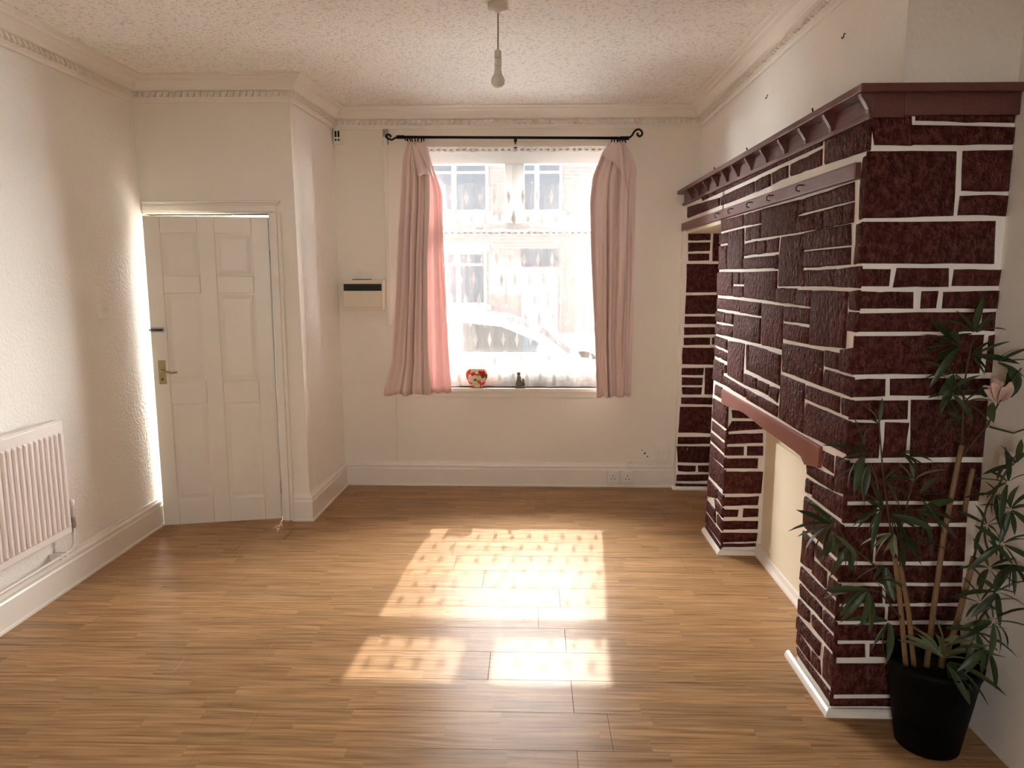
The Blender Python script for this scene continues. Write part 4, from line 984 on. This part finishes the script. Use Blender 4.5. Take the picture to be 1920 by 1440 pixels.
def house(label, x0, x1, wins, dx):
    h = thing('terraced_house', label, 'house', ((x0 + x1) / 2, HY, GZ), group='terraced houses across the street')
    MB().box(x0, x1, HY, HY + 7.2, GZ, 5.1).build('brick_front', BRICKW, h)
    MB().prism([(HY - 0.25, 5.15), (HY + 3.6, 8.3), (HY + 7.4, 5.15), (HY + 7.4, 5.05), (HY - 0.25, 5.05)], 0, x0, x1).build('roof', flat('slate', (0.08, 0.085, 0.10), 0.7), h)
    MB().box(x0, x1, HY - 0.04, HY, 2.62, 2.80).build('string_course', HSTONE, h)
    for a, b, c, d in wins:
        w = MB().box(a - .06, b + .06, HY - 0.03, HY + 0.01, c - .0, d + .06).build('window_frame', HFRAME, h)
        mid = a + (b - a) * 0.42
        for q0, q1 in ((a, mid - .03), (mid + .03, b)):
            MB().box(q0 + .04, q1 - .01, HY - 0.04, HY - 0.02, c + .05, d - .26).build('pane', HGLASS, w)
            MB().box(q0 + .04, q1 - .01, HY - 0.04, HY - 0.02, d - .20, d).build('pane', HGLASS, w)
        MB().box(a - .15, b + .15, HY - 0.09, HY + 0.01, c - .12, c).build('window_sill', HSTONE, h)
        MB().box(a - .12, b + .12, HY - 0.035, HY + 0.01, d + .06, d + .26).build('window_head', HSTONE, h)
    dd = MB().box(dx, dx + 0.85, HY - 0.03, HY + 0.01, GZ + .12, 1.80).build('house_door', flat('house_door_paint', (0.030, 0.030, 0.034), 0.5, 0.1), h)
    MB().box(dx, dx + 0.85, HY - 0.04, HY - 0.01, 1.86, 2.22).build('fanlight', HGLASS, dd)
house('red brick terraced house across the street opposite the fuse box side', -5.2, -0.55, [(-2.32, -1.05, 3.05, 4.15), (-2.15, -1.10, 0.95, 2.10)], -3.9)
house('red brick terraced house across the street opposite the window centre', -0.55, 4.1, [(-0.30, 0.62, 3.05, 4.15), (1.9, 3.0, 3.05, 4.15), (1.9, 3.0, 0.95, 2.10)], -0.25)
house('red brick terraced house across the street furthest towards the lobby', -9.9, -5.2, [(-7.2, -6.1, 3.05, 4.15), (-7.2, -6.1, 0.95, 2.10)], -8.6)
house('red brick terraced house across the street furthest towards the chimney', 4.1, 8.8, [(6.3, 7.4, 3.05, 4.15), (6.3, 7.4, 0.95, 2.10)], 4.7)
def car(label, x, y, ln, ht, paint, flip=1):
    """x: middle of the car, nose towards +x when flip is 1"""
    t = thing('parked_car', label, 'car', (x, y, GZ), group='cars parked in the street')
    w = 0.84; z = GZ
    def X(u): return x + flip * (u - 0.5) * ln
    belt = 0.62 * ht
    body = [(0.0, 0.25), (0.02, 0.52), (0.06, belt / ht * 1.0), (0.30, belt / ht), (0.70, belt / ht * 0.97), (0.96, 0.50), (1.0, 0.36), (0.99, 0.17), (0.86, 0.14), (0.14, 0.14)]
    MB().prism([(X(u), z + h * ht) for u, h in body], 1, 0, 0).build  # outline checked below
    m = MB(); n = len(body)
    for k, (yy, sc) in enumerate(((-w, 0.97), (-w * 0.97, 1.0), (w * 0.97, 1.0), (w, 0.97))):
        m.v += [Vector((X(0.5 + (u - 0.5) * sc), y + yy, z + h * ht)) for u, h in body]
    for k in range(3):
        for i in range(n): m.f.append((k * n + i, k * n + (i + 1) % n, (k + 1) * n + (i + 1) % n, (k + 1) * n + i))
    m.f += [tuple(range(n - 1, -1, -1)), tuple(range(3 * n, 4 * n))]
    m.build('body', paint, t, bevel=0.03)
    roof = [(0.05, 0.60), (0.10, 0.80), (0.18, 0.93), (0.30, 0.99), (0.42, 1.0), (0.54, 0.965), (0.64, 0.86), (0.76, 0.60)]
    inn = [(0.09, 0.62), (0.13, 0.79), (0.20, 0.89), (0.31, 0.945), (0.42, 0.952), (0.53, 0.92), (0.62, 0.82), (0.715, 0.62)]
    rm = MB(); n = len(roof)
    for sgn in (-1, 1):
        for pl2 in (roof, inn):
            rm.v += [Vector((X(u), y + sgn * (w - (h - 0.6) * 0.45), z + h * ht)) for u, h in pl2]
    for s2 in (0, 2 * n):
        for i in range(n - 1): rm.f.append((s2 + i, s2 + i + 1, s2 + n + i + 1, s2 + n + i))
    for i in range(2, 5): rm.f.append((i, i + 1, 2 * n + i + 1, 2 * n + i))
    rm.build('roof_shell', paint, t, solid=0.02)
    gm = MB()
    for sgn in (-1, 1):
        b0 = len(gm.v); gm.v += [Vector((X(u), y + sgn * (w - 0.01 - (h - 0.6) * 0.45), z + h * ht)) for u, h in inn]; gm.f.append(tuple(range(b0, b0 + n)))
    b0 = len(gm.v)
    for pl2 in ((0, 1, 2), (5, 6, 7)):
        for i, j in zip(pl2[:-1], pl2[1:]):
            b0 = len(gm.v)
            for q, sgn in ((i, -1), (j, -1), (j, 1), (i, 1)): u, h = roof[q]; gm.v.append(Vector((X(u), y + sgn * (w - 0.01 - (h - 0.6) * 0.45), z + h * ht)))
            gm.f.append((b0, b0 + 1, b0 + 2, b0 + 3))
    gm.build('windows', mat_glass('car_glass', (0.55, 0.62, 0.62)), t)
    MB().box(min(X(0.40), X(0.43)), max(X(0.40), X(0.43)), y - w + .02, y - w + .10, z + 0.6 * ht, z + 0.95 * ht).build('door_pillar', DARKPL, t)
    for sgn in (-1, 1):
        MB().lathe((X(0.69), y + sgn * (w + 0.06), z + 0.66 * ht), [(0.02, -0.05), (0.10, -0.04), (0.115, 0.0), (0.09, 0.05), (0.02, 0.06)], 12).build('wing_mirror', paint, t, smooth=True)
        for u in (0.19, 0.81):
            wh = MB().lathe((X(u), y + sgn * (w - 0.10), z + 0.31), [(0.20, -0.1), (0.31, -0.1), (0.31, 0.1), (0.20, 0.1)], 20, 1).build('wheel', flat('tyre', (0.02, 0.02, 0.02), 0.8), t)
            MB().lathe((X(u), y + sgn * (w - 0.10), z + 0.31), [(0.05, -0.105), (0.20, -0.09), (0.20, 0.09), (0.05, 0.105)], 14, 1).build('hub_cap', STEEL, wh)
    for u in (0.28, 0.55): MB().box(X(u) - .08, X(u) + .08, y - w - .012, y - w + .01, z + 0.56 * ht, z + 0.58 * ht).build('door_handle', paint, t)
    return t
SILVER = flat('silver_car_paint', (0.20, 0.205, 0.21), 0.4, 0.3); GREY = flat('pale_grey_car_paint', (0.16, 0.165, 0.17), 0.4, 0.3)
car('silver hatchback parked on the near side of the street', -0.45, 8.60, 4.1, 1.46, SILVER, 1)
car('pale grey hatchback parked on the far side of the street', 2.15, 13.3, 4.1, 1.47, GREY, -1)
